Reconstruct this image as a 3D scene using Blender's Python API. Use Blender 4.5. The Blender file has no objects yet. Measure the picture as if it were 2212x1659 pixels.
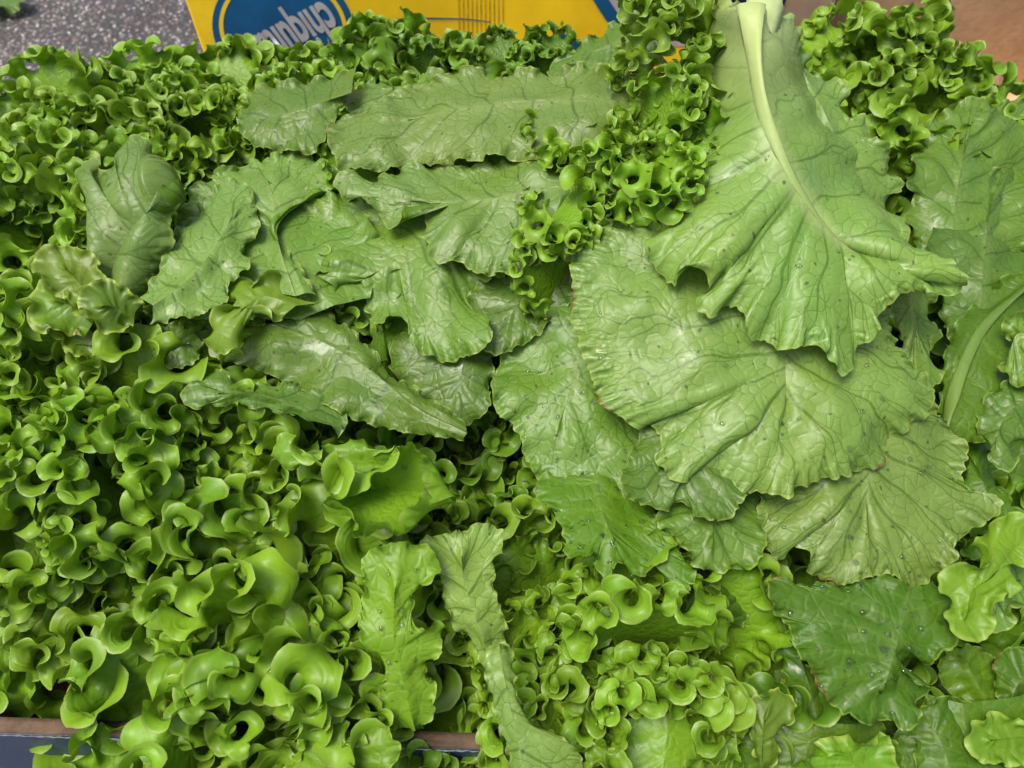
import bpy, math, random
import numpy as np
from mathutils import Vector, Matrix

S = bpy.context.scene
COL = S.collection
R = math.radians

# ------------------------------------------------------------------ camera
PITCH = 52.0
CAM = np.array([0.0, -0.139, 0.793])
FPX, CX, CY = 1736.0, 1106.0, 829.5          # the photograph measured on a 2212 x 1659 grid
cd = bpy.data.cameras.new('camera')
cam = bpy.data.objects.new('camera', cd)
COL.objects.link(cam)
cam.location = CAM
cam.rotation_euler = (R(90 - PITCH), 0, 0)
cd.sensor_width = 36
cd.lens = 36 * FPX / 2212
cd.clip_start, cd.clip_end = 0.01, 200
cd.dof.use_dof = True
cd.dof.focus_distance = 0.52
cd.dof.aperture_fstop = cd.lens / 1000 / 0.0028
S.camera = cam

# ------------------------------------------------------------------ sky, sun, exposure
SUN_EL, SUN_AZ = 68.0, -115.0                  # azimuth from +Y (behind the crate) towards +X
w = bpy.data.worlds.new('World')
S.world = w
w.use_nodes = True
nt = w.node_tree
sky = nt.nodes.new('ShaderNodeTexSky')
sky.sky_type = 'NISHITA'
sky.sun_disc = False
sky.sun_elevation = R(SUN_EL)
sky.sun_rotation = R(SUN_AZ)
sky.dust_density = 6.0
sky.air_density = 1.0
sky.ozone_density = 1.0
bg = nt.nodes['Background']
nt.links.new(sky.outputs[0], bg.inputs[0])
bg.inputs[1].default_value = 0.095
sd = bpy.data.lights.new('sun', 'SUN')
sd.energy = 1.5
sd.angle = R(25)
sd.color = (1.0, 0.96, 0.90)
sun = bpy.data.objects.new('sun', sd)
COL.objects.link(sun)
dirv = Vector((math.sin(R(SUN_AZ)) * math.cos(R(SUN_EL)), math.cos(R(SUN_AZ)) * math.cos(R(SUN_EL)), math.sin(R(SUN_EL))))
sun.rotation_euler = dirv.to_track_quat('Z', 'Y').to_euler()
S.view_settings.view_transform = 'Standard'
S.view_settings.look = 'None'
S.view_settings.gamma = 1
S.view_settings.use_curve_mapping = False
S.view_settings.exposure = 1.25

# ------------------------------------------------------------------ where a point of the photograph lies in the place
_s, _c = math.sin(R(PITCH)), math.cos(R(PITCH))
ZK_Y = [-60, 100, 500, 829, 1250, 1659, 1900]
ZK_Z = [.435, .42, .39, .365, .33, .285, .26]
def zpile(py):
    return np.interp(py, ZK_Y, ZK_Z)
def ray(px, py):
    a = (np.asarray(px, float) - CX) / FPX
    b = -(np.asarray(py, float) - CY) / FPX
    return np.stack([a, _c + b * _s, -_s + b * _c], -1)
def at_z(px, py, z):
    d = ray(px, py)
    t = (np.asarray(z) - CAM[2]) / d[..., 2]
    return CAM + d * t[..., None]
def at_y(px, py, y):
    d = ray(px, py)
    t = (y - CAM[1]) / d[..., 1]
    return CAM + d * t[..., None]
def Q(n, pts):
    """points read on the enlarged quarter n of the photograph -> the common grid"""
    ox, oy = [(0, 0), (1106, 0), (0, 827.3), (1106, 827.3)][n - 1]
    return [(p[0] * .5014 + ox, p[1] * .5014 + oy) + tuple(p[2:]) for p in pts]

# ------------------------------------------------------------------ objects
def tag(o, label=None, cat=None, group=None, kind=None):
    for k, v in (('label', label), ('category', cat), ('group', group), ('kind', kind)):
        if v: o[k] = v
    return o
def thing(name, loc, label, cat, group=None):
    o = bpy.data.objects.new(name, None)
    COL.objects.link(o)
    o.location = loc
    o.empty_display_size = .02
    return tag(o, label, cat, group)
def link_mesh(name, me, mat, parent=None, world=True):
    o = bpy.data.objects.new(name, me)
    COL.objects.link(o)
    if mat and not me.materials: me.materials.append(mat)
    if parent:
        o.parent = parent
        if world: o.matrix_parent_inverse = Matrix.Translation(parent.location).inverted() if parent.parent is None else Matrix()
    return o
def mesh(name, V, F, mat=None, parent=None, smooth=False, kind=None):
    me = bpy.data.meshes.new(name)
    me.from_pydata([tuple(v) for v in V], [], F)
    me.update()
    if smooth: me.polygons.foreach_set('use_smooth', [True] * len(me.polygons))
    o = link_mesh(name, me, mat, parent)
    if kind: o['kind'] = kind
    return o

# ------------------------------------------------------------------ node helper
class NT:
    def __init__(s, name):
        s.m = bpy.data.materials.new(name)
        s.m.use_nodes = True
        s.t = s.m.node_tree
        s.t.nodes.clear()
    def n(s, typ, ins=None, **kw):
        nd = s.t.nodes.new(typ)
        for k, v in kw.items(): setattr(nd, k, v)
        for k, v in (ins or {}).items():
            sock = nd.inputs[k]
            if isinstance(v, bpy.types.NodeSocket): s.t.links.new(v, sock)
            else: sock.default_value = v
        return nd
    def math(s, op, a, b=0.0, c=0.0, clamp=False):
        nd = s.n('ShaderNodeMath', {0: a, 1: b, 2: c}, operation=op)
        nd.use_clamp = clamp
        return nd.outputs[0]
    def ramp(s, x, a, b, lo=0.0, hi=1.0):
        nd = s.n('ShaderNodeMapRange', {0: x, 1: a, 2: b, 3: lo, 4: hi}, interpolation_type='SMOOTHSTEP')
        return nd.outputs[0]
    def mix(s, f, a, b, mode='MIX'):
        nd = s.t.nodes.new('ShaderNodeMix')
        nd.data_type = 'RGBA'
        nd.blend_type = mode
        for i, v in ((0, f), (6, a), (7, b)):
            if isinstance(v, bpy.types.NodeSocket): s.t.links.new(v, nd.inputs[i])
            else: nd.inputs[i].default_value = v if i == 0 else (tuple(v) + (1,) if len(v) == 3 else v)
        return nd.outputs[2]
    def noise(s, vec, scale, detail=2.0, rough=.5, dim='3D'):
        return s.n('ShaderNodeTexNoise', {'Vector': vec, 'Scale': scale, 'Detail': detail, 'Roughness': rough}, noise_dimensions=dim).outputs[0]
    def out(s, shader):
        o = s.n('ShaderNodeOutputMaterial', {0: shader})
        return s.m

def leaf_material(name, front, back, vein, rim, veinmix=.55, trans=.28, rough=.38, quilt=1.0, wet=.4, pale=(.34, .40, .17), cell=135.0, specks=.75, ribpale=.0, spec=.38, brown=.8):
    N = NT(name)
    uv = N.n('ShaderNodeUVMap', uv_map='flat').outputs[0]
    rayuv = N.n('ShaderNodeSeparateXYZ', {0: N.n('ShaderNodeUVMap', uv_map='ray').outputs[0]})
    U, Vv = rayuv.outputs[0], rayuv.outputs[1]
    colw = N.n('ShaderNodeAttribute', attribute_name='colw').outputs['Fac']
    edge = N.n('ShaderNodeAttribute', attribute_name='edge').outputs['Fac']
    base = N.n('ShaderNodeAttribute', attribute_name='base').outputs['Fac']
    rnd = N.n('ShaderNodeObjectInfo').outputs['Random']
    off = N.n('ShaderNodeVectorMath', {0: uv, 1: N.n('ShaderNodeCombineXYZ', {0: N.math('MULTIPLY', rnd, 7.0), 1: N.math('MULTIPLY', rnd, 3.0)}).outputs[0]}, operation='ADD').outputs[0]
    # a slow warp so that no vein runs ruler-straight
    wn = N.n('ShaderNodeTexNoise', {'Vector': off, 'Scale': 45.0, 'Detail': 2.0}, noise_dimensions='3D').outputs[1]
    wv = N.n('ShaderNodeVectorMath', {0: wn, 1: (.5, .5, .5)}, operation='SUBTRACT').outputs[0]
    wv = N.n('ShaderNodeVectorMath', {0: wv, 'Scale': .016}, operation='SCALE').outputs[0]
    wuv = N.n('ShaderNodeVectorMath', {0: off, 1: wv}, operation='ADD').outputs[0]
    w1 = N.math('SUBTRACT', N.noise(off, 30.0, 1.0), .5)
    a = N.math('ADD', U, N.math('MULTIPLY', w1, .9))
    def vein_lines(mult, shift, width0, width1):
        f = N.math('ABSOLUTE', N.math('SUBTRACT', N.math('FRACT', N.math('ADD', N.math('MULTIPLY', a, mult), shift)), .5))
        d = N.math('MULTIPLY', f, N.math('DIVIDE', colw, mult))
        wd = N.ramp(Vv, 0.0, 1.0, width0, width1)
        return N.math('SUBTRACT', 1.0, N.ramp(N.math('DIVIDE', d, wd), .35, 1.0)), d
    v1, d1 = vein_lines(1.0, 0.0, .0017, .0007)
    fa = N.math('FRACT', a)
    cellid = N.n('ShaderNodeTexWhiteNoise', {'W': N.math('FLOOR', a)}, noise_dimensions='1D').outputs[0]
    f = N.math('ABSOLUTE', N.math('SUBTRACT', fa, .5))
    v0 = N.math('ADD', .18, N.math('MULTIPLY', cellid, .3))
    def fork(start, rate, most, base_):
        tgt = N.math('ADD', base_, N.math('MINIMUM', N.math('MAXIMUM', N.math('MULTIPLY', N.math('SUBTRACT', Vv, start), rate), 0.0), most))
        d = N.math('MULTIPLY', N.math('ABSOLUTE', N.math('SUBTRACT', f, tgt)), colw)
        return N.math('MULTIPLY', N.math('SUBTRACT', 1.0, N.ramp(N.math('DIVIDE', d, .0006), .35, 1.0)), N.math('GREATER_THAN', Vv, start))
    v2 = N.math('MAXIMUM', fork(v0, .75, .33, 0.0), fork(N.math('ADD', v0, .3), -.6, 0.0, .25))
    vor = N.n('ShaderNodeTexVoronoi', {'Vector': wuv, 'Scale': cell, 'Randomness': 1.0}, feature='DISTANCE_TO_EDGE', voronoi_dimensions='2D').outputs[0]
    vor2 = N.n('ShaderNodeTexVoronoi', {'Vector': wuv, 'Scale': cell * 2.6, 'Randomness': 1.0}, feature='DISTANCE_TO_EDGE', voronoi_dimensions='2D').outputs[0]
    v3 = N.math('SUBTRACT', 1.0, N.ramp(vor, .012, .050))
    v4 = N.math('MULTIPLY', N.math('SUBTRACT', 1.0, N.ramp(vor2, .02, .08)), .30)
    part = N.ramp(N.noise(off, 55.0, 2.0), .36, .56, .12, 1.0)
    v3 = N.math('MULTIPLY', v3, part)
    fine = N.math('MAXIMUM', N.math('MULTIPLY', v3, .85), v4)
    veins = N.math('MAXIMUM', N.math('MAXIMUM', v1, N.math('MULTIPLY', v2, .85)), fine)
    # colour
    bf = N.n('ShaderNodeNewGeometry').outputs['Backfacing']
    n1 = N.noise(off, 14.0, 3.0, .6)
    n2 = N.noise(off, 70.0, 3.0, .6)
    c = N.mix(bf, front, back)
    c = N.mix(N.ramp(n1, .3, .75, 0, .45), c, N.mix(1.0, c, (1.35, 1.12, .9), 'MULTIPLY'))
    c = N.mix(N.ramp(n2, .35, .8, 0, .3), c, N.mix(1.0, c, (.7, .8, .75), 'MULTIPLY'))
    hsv = N.n('ShaderNodeHueSaturation', {'Color': c, 'Hue': N.math('ADD', .497, N.math('MULTIPLY', rnd, .014)), 'Saturation': 1.0, 'Value': N.math('ADD', .80, N.math('MULTIPLY', N.math('FRACT', N.math('MULTIPLY', rnd, 7.31)), .40))})
    c = hsv.outputs[0]
    c = N.mix(N.math('MULTIPLY', veins, veinmix), c, N.mix(1.0, c, vein, 'MULTIPLY'))
    c = N.mix(N.math('MULTIPLY', N.math('MULTIPLY', base, base), .9), c, pale)
    if ribpale: c = N.mix(N.ramp(Vv, .0, .16, ribpale, 0.0), c, pale)
    c = N.mix(N.math('SUBTRACT', 1.0, N.ramp(edge, .0004, .0016, .05, 1.0)), c, rim)
    # browned bits of margin, and specks of soil
    br = N.math('MULTIPLY', N.ramp(N.noise(off, 26.0, 1.0), .64, .72), N.math('SUBTRACT', 1.0, N.ramp(edge, .0005, .003)))
    c = N.mix(N.math('MULTIPLY', br, brown), c, (.12, .06, .02))
    sp = N.n('ShaderNodeTexVoronoi', {'Vector': wuv, 'Scale': 95.0, 'Randomness': 1.0}, feature='F1', voronoi_dimensions='2D')
    spc = N.n('ShaderNodeSeparateColor', {0: sp.outputs['Color']})
    spm = N.math('MULTIPLY', N.math('SUBTRACT', 1.0, N.ramp(sp.outputs['Distance'], .04, .13)), N.ramp(spc.outputs[0], .84, .86))
    c = N.mix(N.math('MULTIPLY', spm, specks), c, (.025, .03, .012))
    # relief
    q = N.math('MULTIPLY', N.ramp(vor, 0.0, .28), 1.0)
    q2 = N.math('MULTIPLY', N.ramp(N.math('ABSOLUTE', d1), 0.0, .007), .7)
    h = N.math('ADD', N.math('ADD', N.math('MULTIPLY', q, .55), N.math('MULTIPLY', q2, .55)), N.math('MULTIPLY', n2, .8))
    h = N.math('ADD', h, N.math('MULTIPLY', N.noise(off, 650.0, 3.0), .34))
    bump = N.n('ShaderNodeBump', {'Strength': .8 * min(1, quilt), 'Distance': .0005 * quilt, 'Height': h}).outputs[0]
    wetm = N.math('MULTIPLY', N.ramp(N.noise(off, 34.0, 4.0, .7), .56, .66), wet)
    p = N.n('ShaderNodeBsdfPrincipled', {'Base Color': c, 'Roughness': rough, 'Specular IOR Level': spec, 'Normal': bump,
                                        'Coat Weight': wetm, 'Coat Roughness': .06, 'Coat IOR': 1.33})
    tc = N.mix(1.0, c, (1.3, 1.25, .5), 'MULTIPLY')
    tr = N.n('ShaderNodeBsdfTranslucent', {'Color': tc, 'Normal': bump})
    sh = N.n('ShaderNodeMixShader', {0: trans, 1: p.outputs[0], 2: tr.outputs[0]})
    return N.out(sh.outputs[0])

M = {}
M['pale'] = leaf_material('leaf_underside_pale', (.132, .222, .042), (0.0806, 0.1674, 0.00744), (.46, .54, .24), (0.186, 0.2604, 0.0434), veinmix=.9, rough=.40, quilt=.9, spec=.32, wet=.6, trans=.18, ribpale=.10)
M['pale_rib'] = leaf_material('leaf_underside_pale_midrib', (.132, .222, .042), (0.0806, 0.1674, 0.00744), (.46, .54, .24), (0.186, 0.2604, 0.0434), veinmix=.9, rough=.40, quilt=.9, spec=.32, wet=.6, trans=.18, ribpale=.5)
M['mid'] = leaf_material('leaf_mid_green', (.090, .172, .022), (.085, .175, .010), (.46, .56, .3), (0.1674, 0.248, 0.0372), veinmix=.85, rough=.38, quilt=.95, spec=.32, wet=.6, trans=.2, ribpale=.08)
M['deep'] = leaf_material('leaf_deep_green', (.056, .124, .006), (.055, .12, .007), (1.7, 1.5, 1.8), (0.1364, 0.2232, 0.0248), veinmix=.45, rough=.42, quilt=1.0, spec=.25, wet=.8, trans=.18, ribpale=.06, specks=.3)
M['bright'] = leaf_material('leaf_bright_yellow_green', (.100, .175, .011), (.092, .168, .010), (.8, .9, .8), (0.2232, 0.31, 0.0434), veinmix=.35, rough=.42, quilt=.8, wet=.2, trans=.2, specks=.2)
M['frill'] = leaf_material('leaf_frilled_green', (.118, .238, .0100), (.128, .248, .0125), (1.3, 1.2, 1.1), (0.186, 0.2914, 0.0372), veinmix=.35, rough=.43, quilt=1.1, wet=.15, spec=.34, brown=.12, trans=.19, pale=(0.1984, 0.279, 0.062), specks=.15)
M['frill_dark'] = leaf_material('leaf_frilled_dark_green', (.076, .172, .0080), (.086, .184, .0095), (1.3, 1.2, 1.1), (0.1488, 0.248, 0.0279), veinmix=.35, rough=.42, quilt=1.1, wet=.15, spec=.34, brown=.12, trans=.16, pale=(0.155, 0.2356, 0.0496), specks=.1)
def rib_material(name, ca, cb):
    N = NT(name)
    tc = N.n('ShaderNodeTexCoord').outputs['Object']
    t = N.n('ShaderNodeAttribute', attribute_name='base').outputs['Fac']
    n = N.noise(tc, 60.0, 3.0)
    c = N.mix(t, ca, cb)
    c = N.mix(N.ramp(n, .4, .8, 0, .5), c, N.mix(1.0, c, (.85, .92, .65), 'MULTIPLY'))
    b = N.n('ShaderNodeBump', {'Strength': .5, 'Distance': .0008, 'Height': N.noise(tc, 180.0, 3.0)}).outputs[0]
    p = N.n('ShaderNodeBsdfPrincipled', {'Base Color': c, 'Roughness': .5, 'Specular IOR Level': .3, 'Normal': b, 'Subsurface Weight': .15, 'Subsurface Radius': (.002, .003, .001)})
    return N.out(p.outputs[0])
M['rib'] = rib_material('midrib_white_green', (.135, .215, .045), (.30, .37, .135))
M['rib_green'] = rib_material('midrib_green', (.065, .13, .016), (.11, .18, .03))

def water():
    N = NT('water')
    return N.out(N.n('ShaderNodeBsdfPrincipled', {'Base Color': (1, 1, 1, 1), 'Roughness': .02, 'IOR': 1.33, 'Transmission Weight': 1.0}).outputs[0])
M['water'] = water()

# ------------------------------------------------------------------ how a leaf grows: a sheet whose margin is longer than its middle, and buckles
def upsample(A, axis):
    A = np.moveaxis(A, axis, 0)
    n = A.shape[0]
    P = np.concatenate([2 * A[:1] - A[1:2], A, 2 * A[-1:] - A[-2:-1]])
    mid = (-P[:-3] + 9 * P[1:-2] + 9 * P[2:-1] - P[3:]) / 16
    out = np.empty((2 * n - 1,) + A.shape[1:])
    out[0::2] = A
    out[1::2] = mid
    return np.moveaxis(out, 0, axis)
def resample(P, n):
    P = np.asarray(P, float)
    d = np.r_[0, np.cumsum(np.linalg.norm(np.diff(P[:, :2] if P.shape[1] < 4 else P[:, :3], axis=0), axis=1))]
    t = np.linspace(0, d[-1], n)
    return np.stack([np.interp(t, d, P[:, k]) for k in range(P.shape[1])], -1)
def smooth_curve(P, sub=8):
    """Catmull-Rom through the points"""
    P = np.asarray(P, float)
    E = np.concatenate([2 * P[:1] - P[1:2], P, 2 * P[-1:] - P[-2:-1]])
    out = []
    for i in range(1, len(E) - 2):
        p0, p1, p2, p3 = E[i - 1], E[i], E[i + 1], E[i + 2]
        for t in np.linspace(0, 1, sub, endpoint=False):
            out.append(.5 * (2 * p1 + (p2 - p0) * t + (2 * p0 - 5 * p1 + 4 * p2 - p3) * t * t + (3 * p1 - p0 - 3 * p2 + p3) * t ** 3))
    out.append(P[-1])
    return np.array(out)
def noise1(x, rng, lo, hi, k=7):
    """smooth one-dimensional noise, about -1..1, frequencies lo..hi"""
    s = 0
    for f in np.geomspace(lo, hi, k): s = s + np.sin(2 * math.pi * f * x * rng.uniform(.85, 1.15) + rng.uniform(0, 6.28))
    return s / math.sqrt(k)
def noise2(x, y, rng, scale, k=9):
    s = 0
    for _ in range(k):
        th = rng.uniform(0, 6.28); f = rng.uniform(.6, 1.6) / scale * 6.28
        s = s + np.sin(f * (x * math.cos(th) + y * math.sin(th)) + rng.uniform(0, 6.28))
    return s / math.sqrt(k)
def norm(a): return np.sqrt((a * a).sum(-1, keepdims=True)) + 1e-9
def normals(X):
    n = np.cross(np.gradient(X, axis=0), np.gradient(X, axis=1))
    return n / norm(n)

def grow(X0, growth, anchor, rng, steps=240, bend=.12, jitter=.0012, collide=0.0, gravity=0.0, waves=8, span=4):
    """X0 (nu,nv,3) the unruffled blade; growth (nu,nv): how much longer than its room the blade is across the veins;
    anchor (nu,nv): how firmly a point is held where it is."""
    X = X0.copy()
    nu, nv = X.shape[:2]
    lu = norm(X0[1:] - X0[:-1]); lv = norm(X0[:, 1:] - X0[:, :-1])
    g = growth[..., None]
    gu = .5 * (g[1:] + g[:-1])
    d1 = X0[1:, 1:] - X0[:-1, :-1]; d2 = X0[1:, :-1] - X0[:-1, 1:]
    ld1, ld2 = norm(d1), norm(d2)
    a1 = (.25 * (lu[:, 1:] + lu[:, :-1]) * 2) ** 2
    gd = .5 * (gu[:, 1:] + gu[:, :-1])
    N = normals(X0)
    V = np.zeros_like(X)
    uu = np.linspace(0, 1, nu)
    seedw = noise1(uu, rng, waves * .55, waves * 1.6, 6)[:, None] + .5 * noise1(uu, rng, waves * 1.2, waves * 2.6, 5)[:, None] * np.linspace(0, 1, nv)[None] ** 3
    X += N * (jitter * (seedw + .25 * rng.normal(0, 1, (nu, nv))) * np.clip(growth - 1, 0, 1))[..., None]
    cu = np.r_[0, np.cumsum(lu.mean(1)[:, 0])]
    A = anchor[..., None]
    if collide:
        su, sv = 2, 2
        ii, jj = np.meshgrid(np.arange(0, nu, su), np.arange(nv % 2, nv, sv), indexing='ij')
        near = None
    for st in range(steps):
        r = min(1.0, st / (steps * .6))
        k = 1 + (gu - 1) * r
        kd = np.sqrt(1 + ((1 + (gd - 1) * r) ** 2 - 1) * a1 / (ld1 * ld2))
        C = np.zeros_like(X)
        def con(sa, sb, L, w):
            d = X[sb] - X[sa]
            q = norm(d)
            c = d * ((q - L) / q) * (.5 * w)
            C[sa] += c
            C[sb] -= c
        s_ = np.s_
        con(s_[:-1], s_[1:], lu * k, .30)
        con(s_[:, :-1], s_[:, 1:], lv, .30)
        con(s_[:-1, :-1], s_[1:, 1:], ld1 * kd, .12)
        con(s_[:-1, 1:], s_[1:, :-1], ld2 * kd, .12)
        lk = lu * k
        con(s_[:-2], s_[2:], lk[1:] + lk[:-1], bend)
        con(s_[:, :-2], s_[:, 2:], lv[:, 1:] + lv[:, :-1], bend)
        ck = np.concatenate([np.zeros_like(lk[:1]), np.cumsum(lk, 0)])
        con(s_[:-span], s_[span:], (ck[span:] - ck[:-span]) * .97, bend * .8)
        cv = np.concatenate([np.zeros_like(lv[:, :1]), np.cumsum(lv, 1)], 1)
        con(s_[:, :-3], s_[:, 3:], (cv[:, 3:] - cv[:, :-3]) * .98, bend * .5)
        V = .85 * V + C * .8
        X = X + V
        if gravity: X[..., 2] -= gravity * (1 - A[..., 0])
        X = X + (X0 - X) * A
        if collide and st > steps * .35 and st % 6 == 0:
            P = X[ii, jj].reshape(-1, 3)
            q = (P * P).sum(1)
            D = q[:, None] + q[None] - 2 * P @ P.T
            m = np.argwhere(D < collide ** 2)
            I, J = m[:, 0], m[:, 1]
            ui, uj = ii.ravel(), jj.ravel()
            rest = np.maximum(np.abs(ui[I] - ui[J]), np.abs(uj[I] - uj[J]))
            ok = (I < J) & (rest > 7)
            I, J = I[ok], J[ok]
            if len(I):
                d = P[J] - P[I]
                l = norm(d)
                c = d / l * (collide - l) * .5
                push = np.zeros_like(P)
                np.add.at(push, I, -c * .4); np.add.at(push, J, c * .4)
                F = np.zeros_like(X)
                F[ii, jj] = push.reshape(ii.shape + (3,))
                G = F.copy()
                G[1:] += .5 * F[:-1]; G[:-1] += .5 * F[1:]
                F = G.copy()
                F[:, 1:] += .5 * G[:, :-1]; F[:, :-1] += .5 * G[:, 1:]
                lim = norm(F)
                X = X + F * np.minimum(1, .003 / lim)
    return X

def leaf_mesh(X, flat, u_units, vv, edge, base, mat, up=1):
    """X (nu,nv,3) final shape -> a mesh with its leaf-space coordinates"""
    A = np.concatenate([X, flat, u_units[..., None], vv[..., None], edge[..., None], base[..., None]], -1)
    for _ in range(up): A = upsample(upsample(A, 0), 1)
    nu, nv = A.shape[:2]
    V = A[..., :3].reshape(-1, 3)
    idx = np.arange(nu * nv).reshape(nu, nv)
    F = np.stack([idx[:-1, :-1], idx[1:, :-1], idx[1:, 1:], idx[:-1, 1:]], -1).reshape(-1, 4)
    me = bpy.data.meshes.new('leaf')
    me.vertices.add(len(V)); me.vertices.foreach_set('co', V.astype(np.float32).ravel())
    me.loops.add(F.size); me.loops.foreach_set('vertex_index', F.astype(np.int32).ravel())
    me.polygons.add(len(F)); me.polygons.foreach_set('loop_start', np.arange(0, F.size, 4, dtype=np.int32))
    me.update(calc_edges=True)
    me.polygons.foreach_set('use_smooth', np.ones(len(F), bool))
    fl = A[..., 3:5].reshape(-1, 2)[F.ravel()]
    ry = A[..., 5:7].reshape(-1, 2)[F.ravel()]
    for nm, d in (('flat', fl), ('ray', ry)):
        me.uv_layers.new(name=nm).data.foreach_set('uv', d.astype(np.float32).ravel())
    du = norm(np.gradient(A[..., 3:5], axis=0))[..., 0] / (np.abs(np.gradient(A[..., 5], axis=0)) + 1e-6)
    for nm, d in (('colw', np.clip(du, 0, .08)), ('edge', np.clip(A[..., 7], 0, 1)), ('base', np.clip(A[..., 8], 0, 1))):
        at = me.attributes.new(nm, 'FLOAT', 'POINT')
        at.data.foreach_set('value', d.astype(np.float32).ravel())
    me.materials.append(mat)
    me.update()
    return me

def rib_mesh(P, Nrm, r0, r1, mat, lift=.35):
    """a tapering rib along P; Nrm: the side it stands proud on"""
    n = len(P)
    T = np.gradient(P, axis=0); T = T / norm(T)
    B = np.cross(T, Nrm); B = B / norm(B)
    k = 9
    V, F, at = [], [], []
    for i in range(n):
        t = i / (n - 1)
        r = r0 + (r1 - r0) * t ** .42
        for a in range(k):
            th = 2 * math.pi * a / k
            V.append(P[i] + B[i] * math.cos(th) * r + Nrm[i] * (math.sin(th) * r * .36 - r * .06))
            at.append(max(0.0, 1 - t) ** 1.4)
    for i in range(n - 1):
        for a in range(k):
            F.append((i * k + a, i * k + (a + 1) % k, (i + 1) * k + (a + 1) % k, (i + 1) * k + a))
    F.append(tuple(range(k))[::-1]); F.append(tuple(range((n - 1) * k, n * k)))
    me = bpy.data.meshes.new('midrib')
    me.from_pydata([tuple(v) for v in V], [], F)
    me.polygons.foreach_set('use_smooth', [True] * len(me.polygons))
    a_ = me.attributes.new('base', 'FLOAT', 'POINT'); a_.data.foreach_set('value', at)
    me.materials.append(mat)
    return me

def fan(rib, outline, nu, nv, tip=None, lead=.75):
    """the grid of a blade: rays from the midrib to the margin. rib, outline: (k,3) arrays"""
    O = resample(outline, nu * 4)
    if tip is None:
        e = rib[-1][:2] + (rib[-1][:2] - rib[len(rib) // 2][:2]) * 1.5
        q = ((O[:, :2] - e) ** 2).sum(1)
        q[:nu // 3] = 1e9; q[-nu // 3:] = 1e9
        tip = int(q.argmin())
    else: tip = int(tip * nu * 4)
    nl = max(6, int(round(nu * tip / (nu * 4.0))))
    O = np.concatenate([resample(O[:tip + 1], nl), resample(O[tip:], nu - nl + 1)[1:]])
    a = np.r_[np.linspace(1, 0, nl), np.linspace(0, 1, nu - nl + 1)[1:]]
    t = (1 - a) ** lead
    rr = resample(rib, 200)
    root = np.stack([np.interp(t, np.linspace(0, 1, 200), rr[:, k]) for k in range(rib.shape[1])], -1)
    x = np.linspace(0, 1, nv)
    v = 1 - (1 - x) ** 1.25
    G = root[:, None] * (1 - v)[None, :, None] + O[:, None] * v[None, :, None]
    return G, np.broadcast_to(v, (nu, nv)), t, nl

def flat_coords(X):
    P = X.reshape(-1, 3); c = P.mean(0)
    _, _, W = np.linalg.svd(P - c, full_matrices=False)
    return ((P - c) @ W[:2].T).reshape(X.shape[:2] + (2,))

def chaikin(P):
    P = np.asarray(P, float)
    q = .75 * P[:-1] + .25 * P[1:]; r = .25 * P[:-1] + .75 * P[1:]
    m = np.empty((2 * len(q), P.shape[1])); m[0::2] = q; m[1::2] = r
    return np.concatenate([P[:1], m, P[-1:]])

_count = [0]
def add_drops(leaf, seed, count=45):
    """drops of water lying on a leaf: one joined part"""
    rng = np.random.default_rng(seed)
    me = leaf.data
    n = len(me.vertices)
    co = np.empty(n * 3); me.vertices.foreach_get('co', co); co = co.reshape(-1, 3)
    no = np.empty(n * 3); me.vertices.foreach_get('normal', no); no = no.reshape(-1, 3)
    V, F = [], []
    c0 = co[rng.integers(n, size=6)]
    i = 0
    while i < count:
        k = rng.integers(n)
        if rng.random() < .6 and np.min(((c0 - co[k]) ** 2).sum(1)) > .0009: continue
        i += 1
        nn = no[k]
        if (nn * (CAM - co[k])).sum() < 0: nn = -nn
        t = np.cross(nn, [.3, .9, .2]); t /= np.linalg.norm(t); b = np.cross(nn, t)
        r = rng.choice([.0007, .0009, .0013, .0018], p=[.4, .3, .2, .1]) * rng.uniform(.8, 1.25)
        ex = rng.uniform(.8, 1.5)
        s0 = len(V)
        for ring, (q, h) in enumerate(((1.0, -.12), (.92, .28), (.55, .52))):
            for a in range(8):
                th = a * math.pi / 4
                V.append(tuple(co[k] + t * math.cos(th) * r * q * ex + b * math.sin(th) * r * q + nn * r * h))
        V.append(tuple(co[k] + nn * r * .6))
        for ring in range(2):
            for a in range(8):
                F.append((s0 + ring * 8 + a, s0 + ring * 8 + (a + 1) % 8, s0 + ring * 8 + 8 + (a + 1) % 8, s0 + ring * 8 + 8 + a))
        for a in range(8): F.append((s0 + 16 + a, s0 + 16 + (a + 1) % 8, s0 + 24))
        F.append(tuple(s0 + a for a in range(8))[::-1])
    m = bpy.data.meshes.new('water_drops'); m.from_pydata(V, [], F)
    m.polygons.foreach_set('use_smooth', [True] * len(m.polygons))
    m.materials.append(M['water'])
    o = bpy.data.objects.new('water_drops', m); COL.objects.link(o)
    o.parent = leaf
    o['kind'] = 'stuff'
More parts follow.
